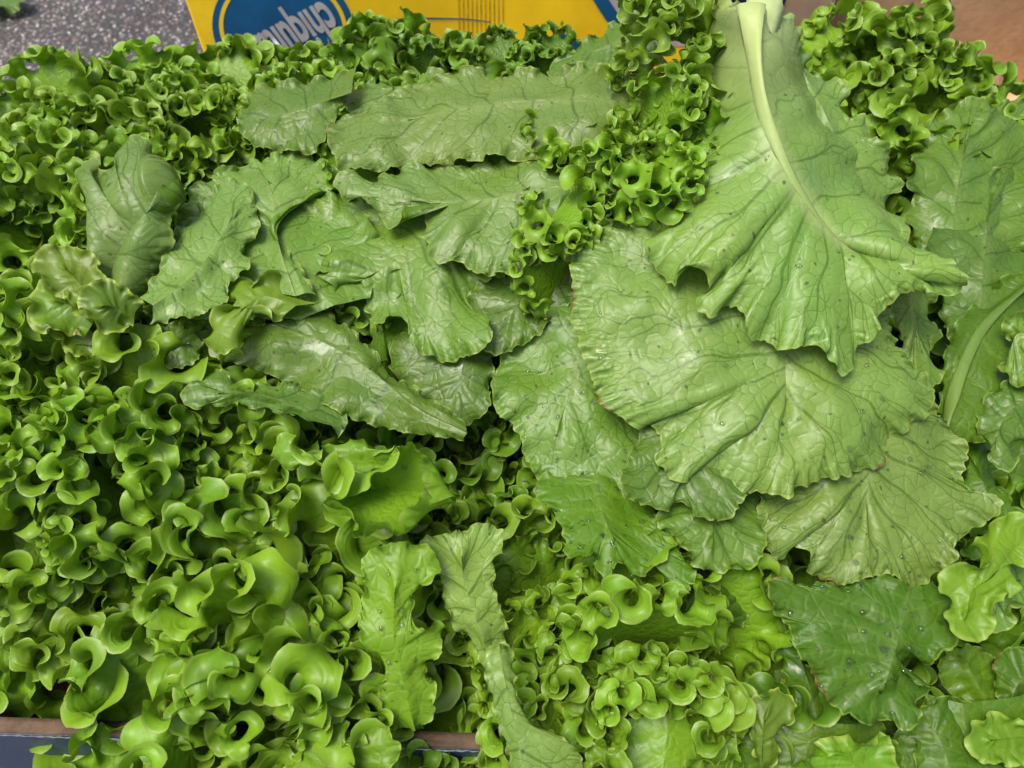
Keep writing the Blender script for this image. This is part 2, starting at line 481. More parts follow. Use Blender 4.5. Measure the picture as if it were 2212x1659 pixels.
def traced_leaf(head, rib, outline, off, mat, grow_=.35, drop=.005, arch=.0, teeth=3.0, ribr=None, waves=9, wave_amp=.0025, label=None,
                seed=None, gpow=4.0, hold=.5, nvein=None, lobes=0.0, edge_off=None, tip=None, nv=None, bend=.12, side=1, curl=0.0, wl=150, fine=.2, pale_r=.0, ribmat='rib', drops=0):
    """one broad leaf laid on the pile. rib / outline: points of the leaf read from the photograph, each with an optional height (m)
    above the pile's own level; off: (base, tip) heights of the midrib."""
    _count[0] += 1
    rng = np.random.default_rng(seed or 100 + _count[0])
    if grow_ < .6: grow_ *= .34
    k = len(rib)
    rb = np.array([[p[0], p[1], zpile(p[1]) + (p[2] if len(p) > 2 else off[0] + (off[1] - off[0]) * i / (k - 1))] for i, p in enumerate(rib)])
    rb = smooth_curve(rb, 6)
    def zo(p):
        q = ((rb[:, :2] - np.array(p[:2])) ** 2).sum(1)
        return rb[q.argmin(), 2] - zpile(rb[q.argmin(), 1]) - drop
    ol = np.array([[p[0], p[1], zpile(p[1]) + (p[2] if len(p) > 2 else zo(p))] for p in outline])
    zs = ol[:, 2].copy(); zs[1:-1] = .25 * zs[:-2] + .5 * zs[1:-1] + .25 * zs[2:]; ol[:, 2] = zs
    ol = chaikin(chaikin(ol))
    per = np.linalg.norm(np.diff(ol[:, :2], axis=0), axis=1).sum()
    nu = int(np.clip(per / 11, 44, 200))
    nv = nv or int(np.clip(math.sqrt(nu) * 1.6, 12, 22))
    G, v, t, nl = fan(rb, ol, nu, nv, tip)
    e = G[:, -1] - G[:, -2]; e = e[:, :2] / norm(e[:, :2])
    s = np.linspace(0, 1, nu) * per
    dis = lobes * noise1(s / per, rng, per / 190, per / 90) * np.sin(np.linspace(0, math.pi, nu)) ** .3
    G[:, :, :2] += (e * dis[:, None])[:, None] * (v ** 6)[..., None]
    X = at_z(G[..., 0], G[..., 1], G[..., 2])
    nrm = normals(X)
    if (nrm * (CAM - X)).sum() < 0: nrm = -nrm; flip = True
    else: flip = False
    u = np.linspace(0, 1, nu)[:, None]
    nw = nvein or waves
    f0 = flat_coords(X)
    bump = arch * 4 * v * (1 - v)
    bump = bump + wave_amp * .18 * np.sin(2 * math.pi * (u * nw + .25 * noise1(u, rng, 1, 5))) * np.sin(math.pi * np.clip(v * 1.05, 0, 1)) ** .8
    bump = bump + wave_amp * 1.0 * noise2(f0[..., 0], f0[..., 1], rng, .075) * np.clip(v * 2.5, .1, 1)
    bump = bump + wave_amp * .22 * noise2(f0[..., 0], f0[..., 1], rng, .030) * np.clip(v * 2.5, .1, 1)
    X = X + nrm * bump[..., None]
    if curl: X = X + nrm * (curl * v ** 5)[..., None]
    mod = np.clip(.6 + 1.1 * noise1(u, rng, 2, 8), .08, 2.6)
    gr = 1 + grow_ * mod * v ** gpow * np.clip(np.sin(math.pi * u) * 3, 0, 1)
    anchor = hold * np.clip(1 - v, 0, 1) ** 1.3 + (.014 if grow_ < .6 else .005)
    anchor[:, :2] = 1.0
    anchor[0] = anchor[-1] = .3
    Y = grow(X, gr, anchor, rng, steps=140, bend=bend, jitter=.004, waves=max(5, per / wl), span=4)
    A = upsample(upsample(np.concatenate([Y, X, f0, v[..., None]], -1), 0), 1)
    Y, X, f0, v = A[..., :3], A[..., 3:6], A[..., 6:8], np.clip(A[..., 8], 0, 1)
    nu, nv = v.shape; nl = 2 * nl - 1
    u = np.linspace(0, 1, nu)[:, None]
    g2 = 1 + fine * np.clip(1 + .7 * noise1(u, rng, 3, 12), .1, 2.2) * v ** 9
    an = .35 * np.clip(1 - v * 1.1, 0, 1) + .006
    Y = grow(Y, g2, an, rng, steps=50, bend=.06, jitter=.003, waves=per / 55, span=3)
    e = Y[:, -1] - Y[:, -3]; e = e / norm(e)
    s = np.linspace(0, 1, nu) * per
    tooth = np.abs(((s / 24 + .45 * noise1(s / per, rng, per / 160, per / 50)) % 1) * 2 - 1) - .5
    dis = teeth * .00033 * (1.5 * tooth * (1 + .7 * noise1(s / per, rng, 8, 30)) + .7 * noise1(s / per, rng, per / 80, per / 22)) * np.sin(np.linspace(0, math.pi, nu)) ** .3
    Y = Y + e[:, None] * dis[:, None, None] * (v ** 7)[..., None]
    ray_len = norm(X[:, -1] - X[:, 0])[..., 0]
    edge = (1 - v) * ray_len[:, None]
    d0 = np.linalg.norm(X - at_z(rb[0, 0], rb[0, 1], rb[0, 2]), axis=-1)
    base = np.clip(1 - d0 / max(pale_r, 1e-4), 0, 1)
    nvn = nvein or max(6, int(per / 110))
    if not flip: Yo, fo, uo, vo, eo, bo = Y, f0, np.broadcast_to(u * nvn, v.shape), v, edge, base
    else: Yo, fo, uo, vo, eo, bo = [a[::-1] for a in (Y, f0, np.broadcast_to(u * nvn, v.shape), v, edge, base)]
    me = leaf_mesh(Yo, fo, uo, vo, eo, bo, M[mat], up=1)
    o = link_mesh('leaf', me, None, head)
    if label: o['label'] = label
    if drops: add_drops(o, _count[0], drops)
    if ribr:
        i = np.linspace(0, nl - 1, 40).astype(int)
        P = Y[i, 0]
        ns = normals(Y)[i, 0]
        ns = np.where((ns * (CAM - P)).sum(-1, keepdims=True) < 0, -ns, ns)
        for _ in range(6): ns[1:-1] = .25 * ns[:-2] + .5 * ns[1:-1] + .25 * ns[2:]
        ns = ns / norm(ns)
        for _ in range(3): P[1:-1] = .25 * P[:-2] + .5 * P[1:-1] + .25 * P[2:]
        r = link_mesh('midrib', rib_mesh(P, ns, ribr[0], ribr[1], M[ribmat]), None, o, world=False)
        r.matrix_parent_inverse = Matrix()
        o_inv = o
    return o

def frill_proto(seed, length=.13, half=.055, g=2.3, bendout=.5, mat='frill', nu=240, nv=22, cup=.3, bend=.13, gpow=3.5, waves=20, span=4, fine=.75, fwaves=52, fpow=8, sm=.72, span2=3):
    """a frilled leaf: base at the origin, rising along +Z, its face to -Y, leaning out to +Y"""
    rng = np.random.default_rng(seed)
    L = length
    # flat leaf in (x, y=along)
    th = np.linspace(-1, 1, 60)
    al = np.abs(th)
    ox = np.sign(th) * half * np.sin(np.clip(al, 0, 1) * math.pi * .5 ** .0) ** .0
    ang = th * 2.55
    ox = half * np.sin(ang) * (1 + .12 * noise1(th, rng, .6, 2)); oy = L * .60 + L * .42 * np.cos(ang) * (1 + .08 * noise1(th, rng, .6, 2))
    ol = np.stack([ox, oy], -1)
    ol = np.concatenate([[[-.010, .0]], ol, [[.010, .0]]])
    rib = np.stack([np.zeros(12), np.linspace(0, L * .74, 12)], -1)
    G, v, t, nl = fan(rib, ol, nu, nv, tip=.5, lead=.85)
    x, y = G[..., 0], G[..., 1]
    # bend outwards along the length, cup across
    k = bendout / L
    ph = k * y * np.clip(y / L, .2, 1)
    yy = np.cumsum  # (kept simple: an arc)
    Rr = 1 / (k + 1e-6)
    X = np.stack([x, Rr * (1 - np.cos(k * y)), Rr * np.sin(k * y)], -1)
    X[..., 1] -= cup * (x / half) ** 2 * .02
    u = np.linspace(0, 1, nu)[:, None]
    mod = np.clip(1 + .5 * noise1(u, rng, 2, 9), .35, 1.8)
    gr = 1 + g * mod * v ** gpow * np.clip(np.sin(math.pi * u) * 2.2 - .25, 0, 1)
    anchor = .5 * np.clip(1 - v * 1.15, 0, 1) ** 1.5 + .001
    anchor[:, :2] = 1.0
    Y = grow(X, gr, anchor, rng, steps=230, bend=bend, collide=.0055, jitter=.003, waves=waves, span=span)
    # away from the margin the blade is smooth
    wsm = np.clip((sm - v[1:-1]) / .3, 0, 1)[..., None]
    for _ in range(40): Y[1:-1] += .5 * wsm * (.5 * (Y[:-2] + Y[2:]) - Y[1:-1])
    # the last few millimetres crinkle once more, finer
    A = upsample(upsample(np.concatenate([Y, X, G[..., :2], v[..., None]], -1), 0), 1)
    Y, X, G, v = A[..., :3], A[..., 3:6], A[..., 6:8], np.clip(A[..., 8], 0, 1)
    y = G[..., 1]
    nu, nv = v.shape
    u = np.linspace(0, 1, nu)[:, None]
    g2 = 1 + fine * np.clip(1 + .6 * noise1(u, rng, 3, 12), .1, 2) * v ** fpow
    an = .4 * np.clip(1 - v * 1.1, 0, 1) + .003
    Y = grow(Y, g2, an, rng, steps=70, bend=.06, jitter=.0035, waves=fwaves, span=span2)
    wsm = np.clip((sm + .08 - v[1:-1]) / .25, 0, 1)[..., None]
    for _ in range(40): Y[1:-1] += .5 * wsm * (.5 * (Y[:-2] + Y[2:]) - Y[1:-1])
    ray_len = norm(X[:, -1] - X[:, 0])[..., 0]
    edge = (1 - v) * ray_len[:, None]
    y = G[..., 1]
    nu, nv = v.shape
    u = np.linspace(0, 1, nu)[:, None]
    A = upsample(np.concatenate([Y, G, v[..., None], edge[..., None]], -1), 0)
    Y, G, v, edge = A[..., :3], A[..., 3:5], np.clip(A[..., 5], 0, 1), np.clip(A[..., 6], 0, 1)
    y = G[..., 1]
    nu, nv = v.shape
    u = np.linspace(0, 1, nu)[:, None]
    # small teeth along the margin
    e = Y[:, -1] - Y[:, -3]; e = e / norm(e)
    sa = np.r_[0, np.cumsum(norm(np.diff(Y[:, -1], axis=0))[:, 0])]
    ph = sa / .0055 + .6 * noise1(sa, rng, 15, 60)
    tooth = 1 - 2 * np.abs((ph % 1) - .5) ** 1.4 * 2
    Y = Y + e[:, None] * (0.00038 * tooth * (1 + .5 * noise1(sa, rng, 20, 80)))[:, None, None] * (v ** 8)[..., None]
    base = np.clip(1 - y / (L * .55), 0, 1)
    me = leaf_mesh(Y, G[..., :2], np.broadcast_to(u * 16, v.shape), v, edge, base, M[mat], up=0)
    return me

# ------------------------------------------------------------------ plain materials of the surroundings
def plain(name, col, rough=.6, nscale=40.0, namp=.25, bump=.0, spec=.4, grain=None, coord='Object'):
    N = NT(name)
    tc = N.n('ShaderNodeTexCoord').outputs[coord]
    n = N.noise(tc, nscale, 4.0, .6)
    c = N.mix(N.ramp(n, .3, .7, 0, 1), N.mix(1.0, col, (1 - namp,) * 3, 'MULTIPLY'), N.mix(1.0, col, (1 + namp,) * 3, 'MULTIPLY'))
    if grain:
        v = N.n('ShaderNodeMapping', {'Vector': tc, 'Scale': grain}).outputs[0]
        g = N.noise(v, 1.0, 5.0, .65)
        c = N.mix(N.ramp(g, .35, .7, 0, .55), c, N.mix(1.0, c, (.62, .58, .55), 'MULTIPLY'))
    ins = {'Base Color': c, 'Roughness': rough, 'Specular IOR Level': spec}
    if bump: ins['Normal'] = N.n('ShaderNodeBump', {'Strength': .6, 'Distance': bump, 'Height': N.noise(tc, nscale * 6, 3.0)}).outputs[0]
    return N.out(N.n('ShaderNodeBsdfPrincipled', ins).outputs[0])
def asphalt():
    N = NT('asphalt')
    tc = N.n('ShaderNodeTexCoord').outputs['Object']
    vo = N.n('ShaderNodeTexVoronoi', {'Vector': tc, 'Scale': 130.0}, feature='F1')
    sc = N.n('ShaderNodeSeparateColor', {0: vo.outputs['Color']})
    stone = N.mix(N.ramp(sc.outputs[0], .1, .95), (.035, .032, .032), (.20, .185, .175))
    stone = N.mix(N.ramp(sc.outputs[1], .88, .9), stone, (.46, .44, .42))
    stone = N.mix(N.ramp(sc.outputs[2], .80, .9, 0, .6), stone, (.16, .085, .06))
    c = N.mix(N.ramp(vo.outputs['Distance'], .25, .5), stone, (.034, .031, .03))
    c = N.mix(N.ramp(N.noise(tc, 6.0, 3.0), .35, .7, 0, .5), c, N.mix(1.0, c, (.6, .58, .58), 'MULTIPLY'))
    b = N.n('ShaderNodeBump', {'Strength': .9, 'Distance': .003, 'Height': N.math('SUBTRACT', .6, vo.outputs['Distance'])}).outputs[0]
    return N.out(N.n('ShaderNodeBsdfPrincipled', {'Base Color': c, 'Roughness': .62, 'Normal': b}).outputs[0])
M['asphalt'] = asphalt()
M['chip'] = plain('pale_stone_chip', (0.33, 0.3168, 0.297), .6, 300.0, .35)
M['yellow'] = plain('yellow_printed_board', (.93, .63, .014), .5, 9.0, .15, .0003)
M['blue'] = plain('blue_print', (0.00396, 0.0891, 0.2178), .5, 30.0, .12)
M['navy'] = plain('navy_print', (0.0099, 0.01452, 0.0495), .5, 30.0, .15)
M['white'] = plain('white_print', (0.4092, 0.4158, 0.4224), .55, 60.0, .10)
M['ink'] = plain('black_ink', (0.0132, 0.0132, 0.01452), .6, 60.0, .2)
M['faint'] = plain('worn_grey_print', (.47, .31, .016), .6, 160.0, .3)
M['kraft'] = plain('kraft_cardboard', (.40, .275, .18), .7, 14.0, .12, .0004, grain=(240, 240, 6))
M['kraft_in'] = plain('kraft_cardboard_inside', (.50, .33, .18), .7, 9.0, .16, .0004, grain=(6, 200, 200))
M['rim'] = plain('torn_board_rim', (.09, .056, .030), .8, 60.0, .3, .0008, grain=(30, 900, 900))
M['fray'] = plain('frayed_white_paper', (0.396, 0.4092, 0.4356), .7, 200.0, .2)
M['orange'] = plain('orange_print', (0.363, 0.066, 0.01188), .45, 40.0, .25)
M['fade_y'] = plain('yellow_print', (0.264, 0.1848, 0.0396), .45, 60.0, .3)
M['inner'] = plain('crate_inside', (0.066, 0.0429, 0.0264), .8, 30.0, .2)
def crate_print():
    N = NT('blue_printed_crate_side')
    tc = N.n('ShaderNodeTexCoord').outputs['Object']
    s = N.n('ShaderNodeSeparateXYZ', {0: tc})
    st = N.noise(N.n('ShaderNodeMapping', {'Vector': tc, 'Rotation': (0, R(28), 0), 'Scale': (26, 26, 3)}).outputs[0], 1.0, 2.0)
    left = N.ramp(s.outputs[0], -.44, -.16, 1.0, 0.0)
    low = N.ramp(s.outputs[2], -.025, -.07, 0.0, 1.0)
    c = N.mix(left, (.006, .020, .06), (.028, .062, .13))
    c = N.mix(N.math('MULTIPLY', N.ramp(st, .45, .7), N.math('MULTIPLY', left, .55)), c, (.15, .18, .28))
    c = N.mix(N.math('MULTIPLY', N.math('MULTIPLY', low, left), .8), c, (.04, .11, .19))
    p = N.n('ShaderNodeBsdfPrincipled', {'Base Color': c, 'Roughness': .42, 'Normal': N.n('ShaderNodeBump', {'Strength': .4, 'Distance': .0004, 'Height': N.noise(tc, 700.0, 2.0)}).outputs[0]})
    return N.out(p.outputs[0])
M['crate_print'] = crate_print()
def dry_material():
    N = NT('dry_papery_leaf')
    tc = N.n('ShaderNodeTexCoord').outputs['Object']
    n = N.noise(tc, 70.0, 4.0)
    c = N.mix(N.ramp(n, .35, .7), (.34, .22, .14), (.46, .34, .24))
    a = N.n('ShaderNodeBsdfPrincipled', {'Base Color': c, 'Roughness': .45})
    b = N.n('ShaderNodeBsdfTranslucent', {'Color': c})
    t = N.n('ShaderNodeBsdfTransparent', {'Color': (.9, .8, .7, 1)})
    m1 = N.n('ShaderNodeMixShader', {0: .3, 1: a.outputs[0], 2: b.outputs[0]})
    return N.out(N.n('ShaderNodeMixShader', {0: .35, 1: m1.outputs[0], 2: t.outputs[0]}).outputs[0])
M['dry'] = dry_material()

# ------------------------------------------------------------------ ground
g = mesh('ground', [(-60, -60, 0), (60, -60, 0), (60, 60, 0), (-60, 60, 0)], [(0, 1, 2, 3)], M['asphalt'], kind='structure')
rng = np.random.default_rng(5)
V, F = [], []
for _ in range(2600):
    x, y = rng.uniform(-1.5, -.25), rng.uniform(.95, 2.3)
    r = rng.uniform(.0015, .0045)
    b = len(V)
    a0 = rng.uniform(0, 6.28)
    for k in range(5):
        th = a0 + k * 1.2566 + rng.uniform(-.3, .3)
        V.append((x + r * math.cos(th), y + r * math.sin(th), -.001))
    for k in range(5):
        th = a0 + k * 1.2566
        V.append((x + .6 * r * math.cos(th), y + .6 * r * math.sin(th), r * rng.uniform(.35, .8)))
    for k in range(5):
        F.append((b + k, b + (k + 1) % 5, b + 5 + (k + 1) % 5, b + 5 + k))
    F.append(tuple(range(b + 5, b + 10)))
chips = mesh('stone_chips', V, F, M['chip'], kind='stuff')

def slab(name, p0, p1, z0, z1, th, mat, parent, side=1, kind=None):
    """an upright board from p0 to p1 (xy), thickness th to the left (side=1) or right of its run"""
    p0, p1 = np.array(p0[:2], float), np.array(p1[:2], float)
    d = (p1 - p0) / np.linalg.norm(p1 - p0)
    n = np.array([-d[1], d[0]]) * th * side
    q = [p0, p1, p1 + n, p0 + n]
    V = [(x[0], x[1], z0) for x in q] + [(x[0], x[1], z1) for x in q]
    F = [(3, 2, 1, 0), (4, 5, 6, 7), (0, 1, 5, 4), (1, 2, 6, 5), (2, 3, 7, 6), (3, 0, 4, 7)]
    return mesh(name, V, F, mat, parent)

# ------------------------------------------------------------------ the crate the lettuces lie in
ZR = .262
a0, a1 = at_z(-40, 1584, ZR), at_z(1070, 1622, ZR)
dx = (a1 - a0) / np.linalg.norm(a1 - a0); nx = np.array([-dx[1], dx[0], 0])
L0 = a0 - dx * .06; L1_ = L0 + dx * .86
crate = thing('crate', tuple(L0 + dx * .43 - np.array([0, 0, ZR])), 'cardboard crate with blue printed side and torn brown rim holding the lettuces', 'crate')
DEP = .60
fp = slab('front_panel', L0, L1_, .004, ZR, .007, M['crate_print'], crate)
slab('panel_liner', L0 + nx * .0075, L1_ + nx * .0075, .004, ZR + .0004, .0025, M['inner'], crate)
slab('back_panel', L0 + nx * DEP, L1_ + nx * DEP, .004, ZR + .02, .007, M['kraft'], crate)
slab('side_panel', L0 + nx * .0105, L0 + nx * (DEP - .001), .004, ZR, .007, M['kraft'], crate, -1)
slab('side_panel', L1_ + nx * .0105, L1_ + nx * (DEP - .001), .004, ZR, .007, M['kraft'], crate, 1)
b0, b1 = L0 + nx * .0105 + dx * .008, L1_ + nx * (DEP - .002) - dx * .008
mesh('base_board', [tuple(L0 + nx * .0105 + dx * .008 + [0, 0, .006 - ZR]), tuple(L1_ + nx * .0105 - dx * .008 + [0, 0, .006 - ZR]),
                    tuple(b1 + [0, 0, .006 - ZR]), tuple(L0 + nx * (DEP - .002) + dx * .008 + [0, 0, .006 - ZR])], [(0, 1, 2, 3)], M['inner'], crate)
# the rim: corrugated board whose torn top shows, liner, flute, liner
V, F = [], []
n = 260
for i in range(n):
    t = i / (n - 1)
    p = L0 + (L1_ - L0) * t
    for (o_, h_) in ((.0004, .001), (.0018, .0035 + .0012 * rng.normal()), (.0035, .002 + .0010 * rng.normal()), (.0055, .004 + .0010 * rng.normal()), (.0085, .003 + .0008 * rng.normal()), (.0098, .0008)):
        V.append(tuple(p + nx * o_ + np.array([0, 0, max(h_, .0006)])))
for i in range(n - 1):
    for k in range(5):
        F.append((i * 6 + k, (i + 1) * 6 + k, (i + 1) * 6 + k + 1, i * 6 + k + 1))
mesh('rim', V, F, M['rim'], crate, smooth=True)
V, F = [], []
n = 420
for i in range(n):
    p = L0 + (L1_ - L0) * i / (n - 1) - nx * .0007
    V += [tuple(p + np.array([0, 0, .0012 + .0006 * rng.normal()])), tuple(p + np.array([0, 0, -.0016 + .0009 * rng.normal()]))]
for i in range(n - 1): F.append((2 * i, 2 * i + 1, 2 * i + 3, 2 * i + 2))
mesh('frayed_edge', V, F, M['fray'], crate)
def on_front(pts, proud=.0012):
    """points of the photograph on the crate's front face"""
    out = []
    for px, py in pts:
        d = ray(px, py)
        nn = nx
        t = ((L0 - nn * proud - CAM) @ nn) / (d @ nn)
        out.append(CAM + d * t)
    return out
def patch(name, pts, mat, parent):
    return mesh(name, [tuple(p) for p in pts], [tuple(range(len(pts)))], mat, parent)
patch('printed_fruit', on_front([(945, 1648), (985, 1640), (1040, 1641), (1052, 1652), (1048, 1690), (1000, 1700), (960, 1680)]), M['orange'], crate)
patch('printed_leaf', on_front([(1030, 1634), (1090, 1630), (1110, 1650), (1075, 1646)]), M['fade_y'], crate)

# ------------------------------------------------------------------ yellow box behind, standing upside down
YB = .74
def on_box(px, py, proud=0.0):
    return at_y(px, py, YB - proud)
c0 = on_box(391, 0); c1 = on_box(402, 120); c2 = on_box(1520, 0)
xl, xr = float(c0[0]), float(c2[0]) + .02
ybox = thing('banana_box', ((xl + xr) / 2, YB, 0), 'yellow printed cardboard box standing upside down behind the lettuces', 'box')
V = [(xl + .012, YB, 0), (xr, YB, 0), (xr, YB, .52), (xl, YB, .52), (xl + .012, YB + .36, 0), (xr, YB + .36, 0), (xr, YB + .36, .52), (xl, YB + .36, .52)]
bx = mesh('box_wall', V, [(0, 1, 2, 3), (5, 4, 7, 6), (4, 0, 3, 7), (1, 5, 6, 2), (3, 2, 6, 7)], M['yellow'], ybox)
bv = bx.modifiers.new('bevel', 'BEVEL'); bv.width = .003; bv.segments = 2
def ellipse(cx, cy, rx, ry, rot, proud, k=64):
    out = []
    for i in range(k):
        th = 2 * math.pi * i / k
        x, y = rx * math.cos(th), ry * math.sin(th)
        out.append(on_box(cx + x * math.cos(rot) - y * math.sin(rot), cy + x * math.sin(rot) + y * math.cos(rot), proud))
    return out
RT = R(14)
EC = (612, 62)
patch('logo_border', ellipse(*EC, 155, 132, RT, .0008), M['blue'], ybox)
ri, ro = ellipse(*EC, 131, 110, RT, .0012), ellipse(*EC, 140, 118, RT, .0012)
V, F = [], []
for i in range(64):
    if 6 <= i <= 24 and False: continue
    V += [tuple(ri[i]), tuple(ro[i])]
for i in range(64):
    j = (i + 1) % 64
    if math.sin(2 * math.pi * i / 64 + RT) > -.75: F.append((2 * i, 2 * i + 1, 2 * j + 1, 2 * j))
mesh('logo_ring', V, F, M['yellow'], ybox)
def lettering(name, body, origin, xdir, ydir, size, mat, parent, xs=1.0):
    """print: the words as flat glyphs, laid along xdir with their tops towards ydir"""
    cu = bpy.data.curves.new('print', 'FONT')
    cu.body = body; cu.size = size
    cu.offset = size * .03
    ob = bpy.data.objects.new('print', cu)
    COL.objects.link(ob)
    bpy.context.view_layer.update()
    me = bpy.data.meshes.new_from_object(ob.evaluated_get(bpy.context.evaluated_depsgraph_get()))
    bpy.data.objects.remove(ob)
    n = len(me.vertices)
    co = np.empty(n * 3); me.vertices.foreach_get('co', co); co = co.reshape(-1, 3)
    W = np.array(origin) + np.outer(co[:, 0] * xs, xdir) + np.outer(co[:, 1], ydir)
    me.vertices.foreach_set('co', W.astype(np.float32).ravel())
    me.materials.clear()
    return link_mesh(name, me, mat, parent)
p0, p1 = on_box(700, 2, .0018), on_box(500, 106, .0018)
xd = (p1 - p0); ln = np.linalg.norm(xd); xd /= ln
yd = np.array([xd[2], 0, -xd[0]])
# upside down: letter tops point down in the picture
if yd[2] > 0: yd = -yd
lettering('logo_lettering', 'chiquita', p0, xd, yd, ln / 2.15, M['white'], ybox, xs=.52)
def strip(name, pts, w0, w1, proud, mat):
    P = [np.array(p, float) for p in pts]
    V, F = [], []
    for i, p in enumerate(P):
        a, b = P[max(0, i - 1)], P[min(len(P) - 1, i + 1)]
        t = (b - a) / np.linalg.norm(b - a); n_ = np.array([-t[1], t[0]])
        w_ = w0 + (w1 - w0) * i / (len(P) - 1)
        V += [tuple(on_box(*(p + n_ * w_ / 2), proud)), tuple(on_box(*(p - n_ * w_ / 2), proud))]
    for i in range(len(P) - 1): F.append((2 * i, 2 * i + 1, 2 * i + 3, 2 * i + 2))
    return mesh(name, V, F, mat, ybox)
strip('printed_line', [(758, 57), (800, 49), (860, 43), (930, 40), (1000, 41), (1060, 47)], 7, 2, .0009, M['blue'])
patch('printed_arrow', [on_box(*p, .0009) for p in [(1193, 60), (1215, 70), (1245, 88), (1275, 112), (1290, 130), (1250, 120), (1215, 95)]], M['blue'], ybox)
patch('printed_band', [on_box(*p, .0009) for p in [(1262, -30), (1295, -30), (1345, 45), (1335, 60), (1310, 45)]], M['blue'], ybox)
patch('printed_panel', [on_box(*p, .0008) for p in [(1296, -30), (1500, -30), (1500, 100), (1400, 100), (1346, 46)]], M['white'], ybox)
V, F = [], []
for k in range(11):
    x = 990 + k * 9.5
    b = len(V)
    V += [tuple(on_box(x + dx_, y_, .0007)) for dx_, y_ in ((0, -10), (2.2, -10), (2.2 + 1, 84), (1, 84))]
    F.append((b, b + 1, b + 2, b + 3))
mesh('worn_barcode', V, F, M['faint'], ybox)

# ------------------------------------------------------------------ kraft boxes at the back right
KY = .66
q0, q1 = at_y(1560, 20, KY), at_y(1800, 20, KY)
kb = thing('kraft_box', ((q0[0] + q1[0]) / 2, KY, 0), 'closed kraft cardboard box with a round navy emblem behind the cut stem', 'box')
V = [(q0[0], KY, 0), (q1[0], KY, 0), (q1[0], KY, .56), (q0[0], KY, .56), (q0[0], KY + .25, 0), (q1[0], KY + .25, 0), (q1[0], KY + .25, .56), (q0[0], KY + .25, .56)]
o = mesh('box_wall', V, [(0, 1, 2, 3), (5, 4, 7, 6), (4, 0, 3, 7), (1, 5, 6, 2), (3, 2, 6, 7)], M['kraft'], kb)
bv = o.modifiers.new('bevel', 'BEVEL'); bv.width = .004; bv.segments = 2
def disc(cx, cy, r0, r1, proud, name):
    V, F = [], []
    for i in range(48):
        th = 2 * math.pi * i / 48
        for r in (r0, r1):
            V.append(tuple(at_y(cx + r * math.cos(th), cy + r * math.sin(th), KY - proud)))
    for i in range(48): F.append((2 * i, 2 * i + 1, (2 * i + 3) % 96, (2 * i + 2) % 96))
    mesh(name, V, F, M['navy'], kb)
disc(1628, -18, .5, 58, .001, 'printed_emblem')
disc(1628, -18, 66, 72, .001, 'printed_ring')
ob_ = thing('open_box', (.36, .72, 0), 'open kraft cardboard box with brown inside behind the right-hand frilled lettuce', 'box')
k0, k1 = at_z(1812, -22, .33), at_z(1990, 128, .33)
d = (k1 - k0); d /= np.linalg.norm(d); e = np.array([-d[1], d[0], 0])
k2 = k1 + d * .06
slab('box_wall', k0, k2, .004, .33, .006, M['kraft'], ob_)
slab('box_wall', k0 + e * .0065, k0 + e * .55, .004, .33, .006, M['kraft_in'], ob_, -1)
slab('box_wall', k2 + e * .0065, k2 + e * .55, .004, .30, .006, M['kraft_in'], ob_, 1)
slab('box_wall', k0 + e * .551, k2 + e * .551, .004, .36, .006, M['kraft_in'], ob_)
f0, f1, f2, f3 = k0 + e * .007 + d * .007, k2 + e * .007 - d * .007, k2 + e * .55 - d * .007, k0 + e * .55 + d * .007
mesh('box_floor', [(f[0], f[1], .14) for f in (f0, f1, f2, f3)], [(0, 1, 2, 3)], M['kraft_in'], ob_)
# black printed letters on its near wall
org = k0 + d * .045 - e * .001; org[2] = .262
lettering('printed_lettering', 'M', org, d * 1.0, np.array([0, 0, 1.0]), .055, M['ink'], ob_, xs=.8)

# ------------------------------------------------------------------ lettuces: broad leaves read off one by one
def stem_material(name, ca, cb, brown):
    N = NT(name)
    tc = N.n('ShaderNodeTexCoord').outputs['Object']
    c = N.mix(N.ramp(N.noise(tc, 90.0, 3.0), .3, .7), ca, cb)
    c = N.mix(N.ramp(N.noise(tc, 55.0, 4.0, .6), .60, .72, 0, brown), c, (.28, .12, .03))
    b = N.n('ShaderNodeBump', {'Strength': .5, 'Distance': .001, 'Height': N.noise(tc, 200.0, 3.0)}).outputs[0]
    return N.out(N.n('ShaderNodeBsdfPrincipled', {'Base Color': c, 'Roughness': .4, 'Normal': b}).outputs[0])
M['stem'] = stem_material('stem_white_green', (.34, .40, .18), (.28, .36, .13), .25)
M['cut'] = stem_material('stem_cut_face', (.36, .34, .18), (.42, .40, .25), .8)
def head(px, py, dz, label, group=None):
    p = at_z(px, py, zpile(py) + dz)
    return thing('lettuce_head', tuple(p), label, 'lettuce', group)

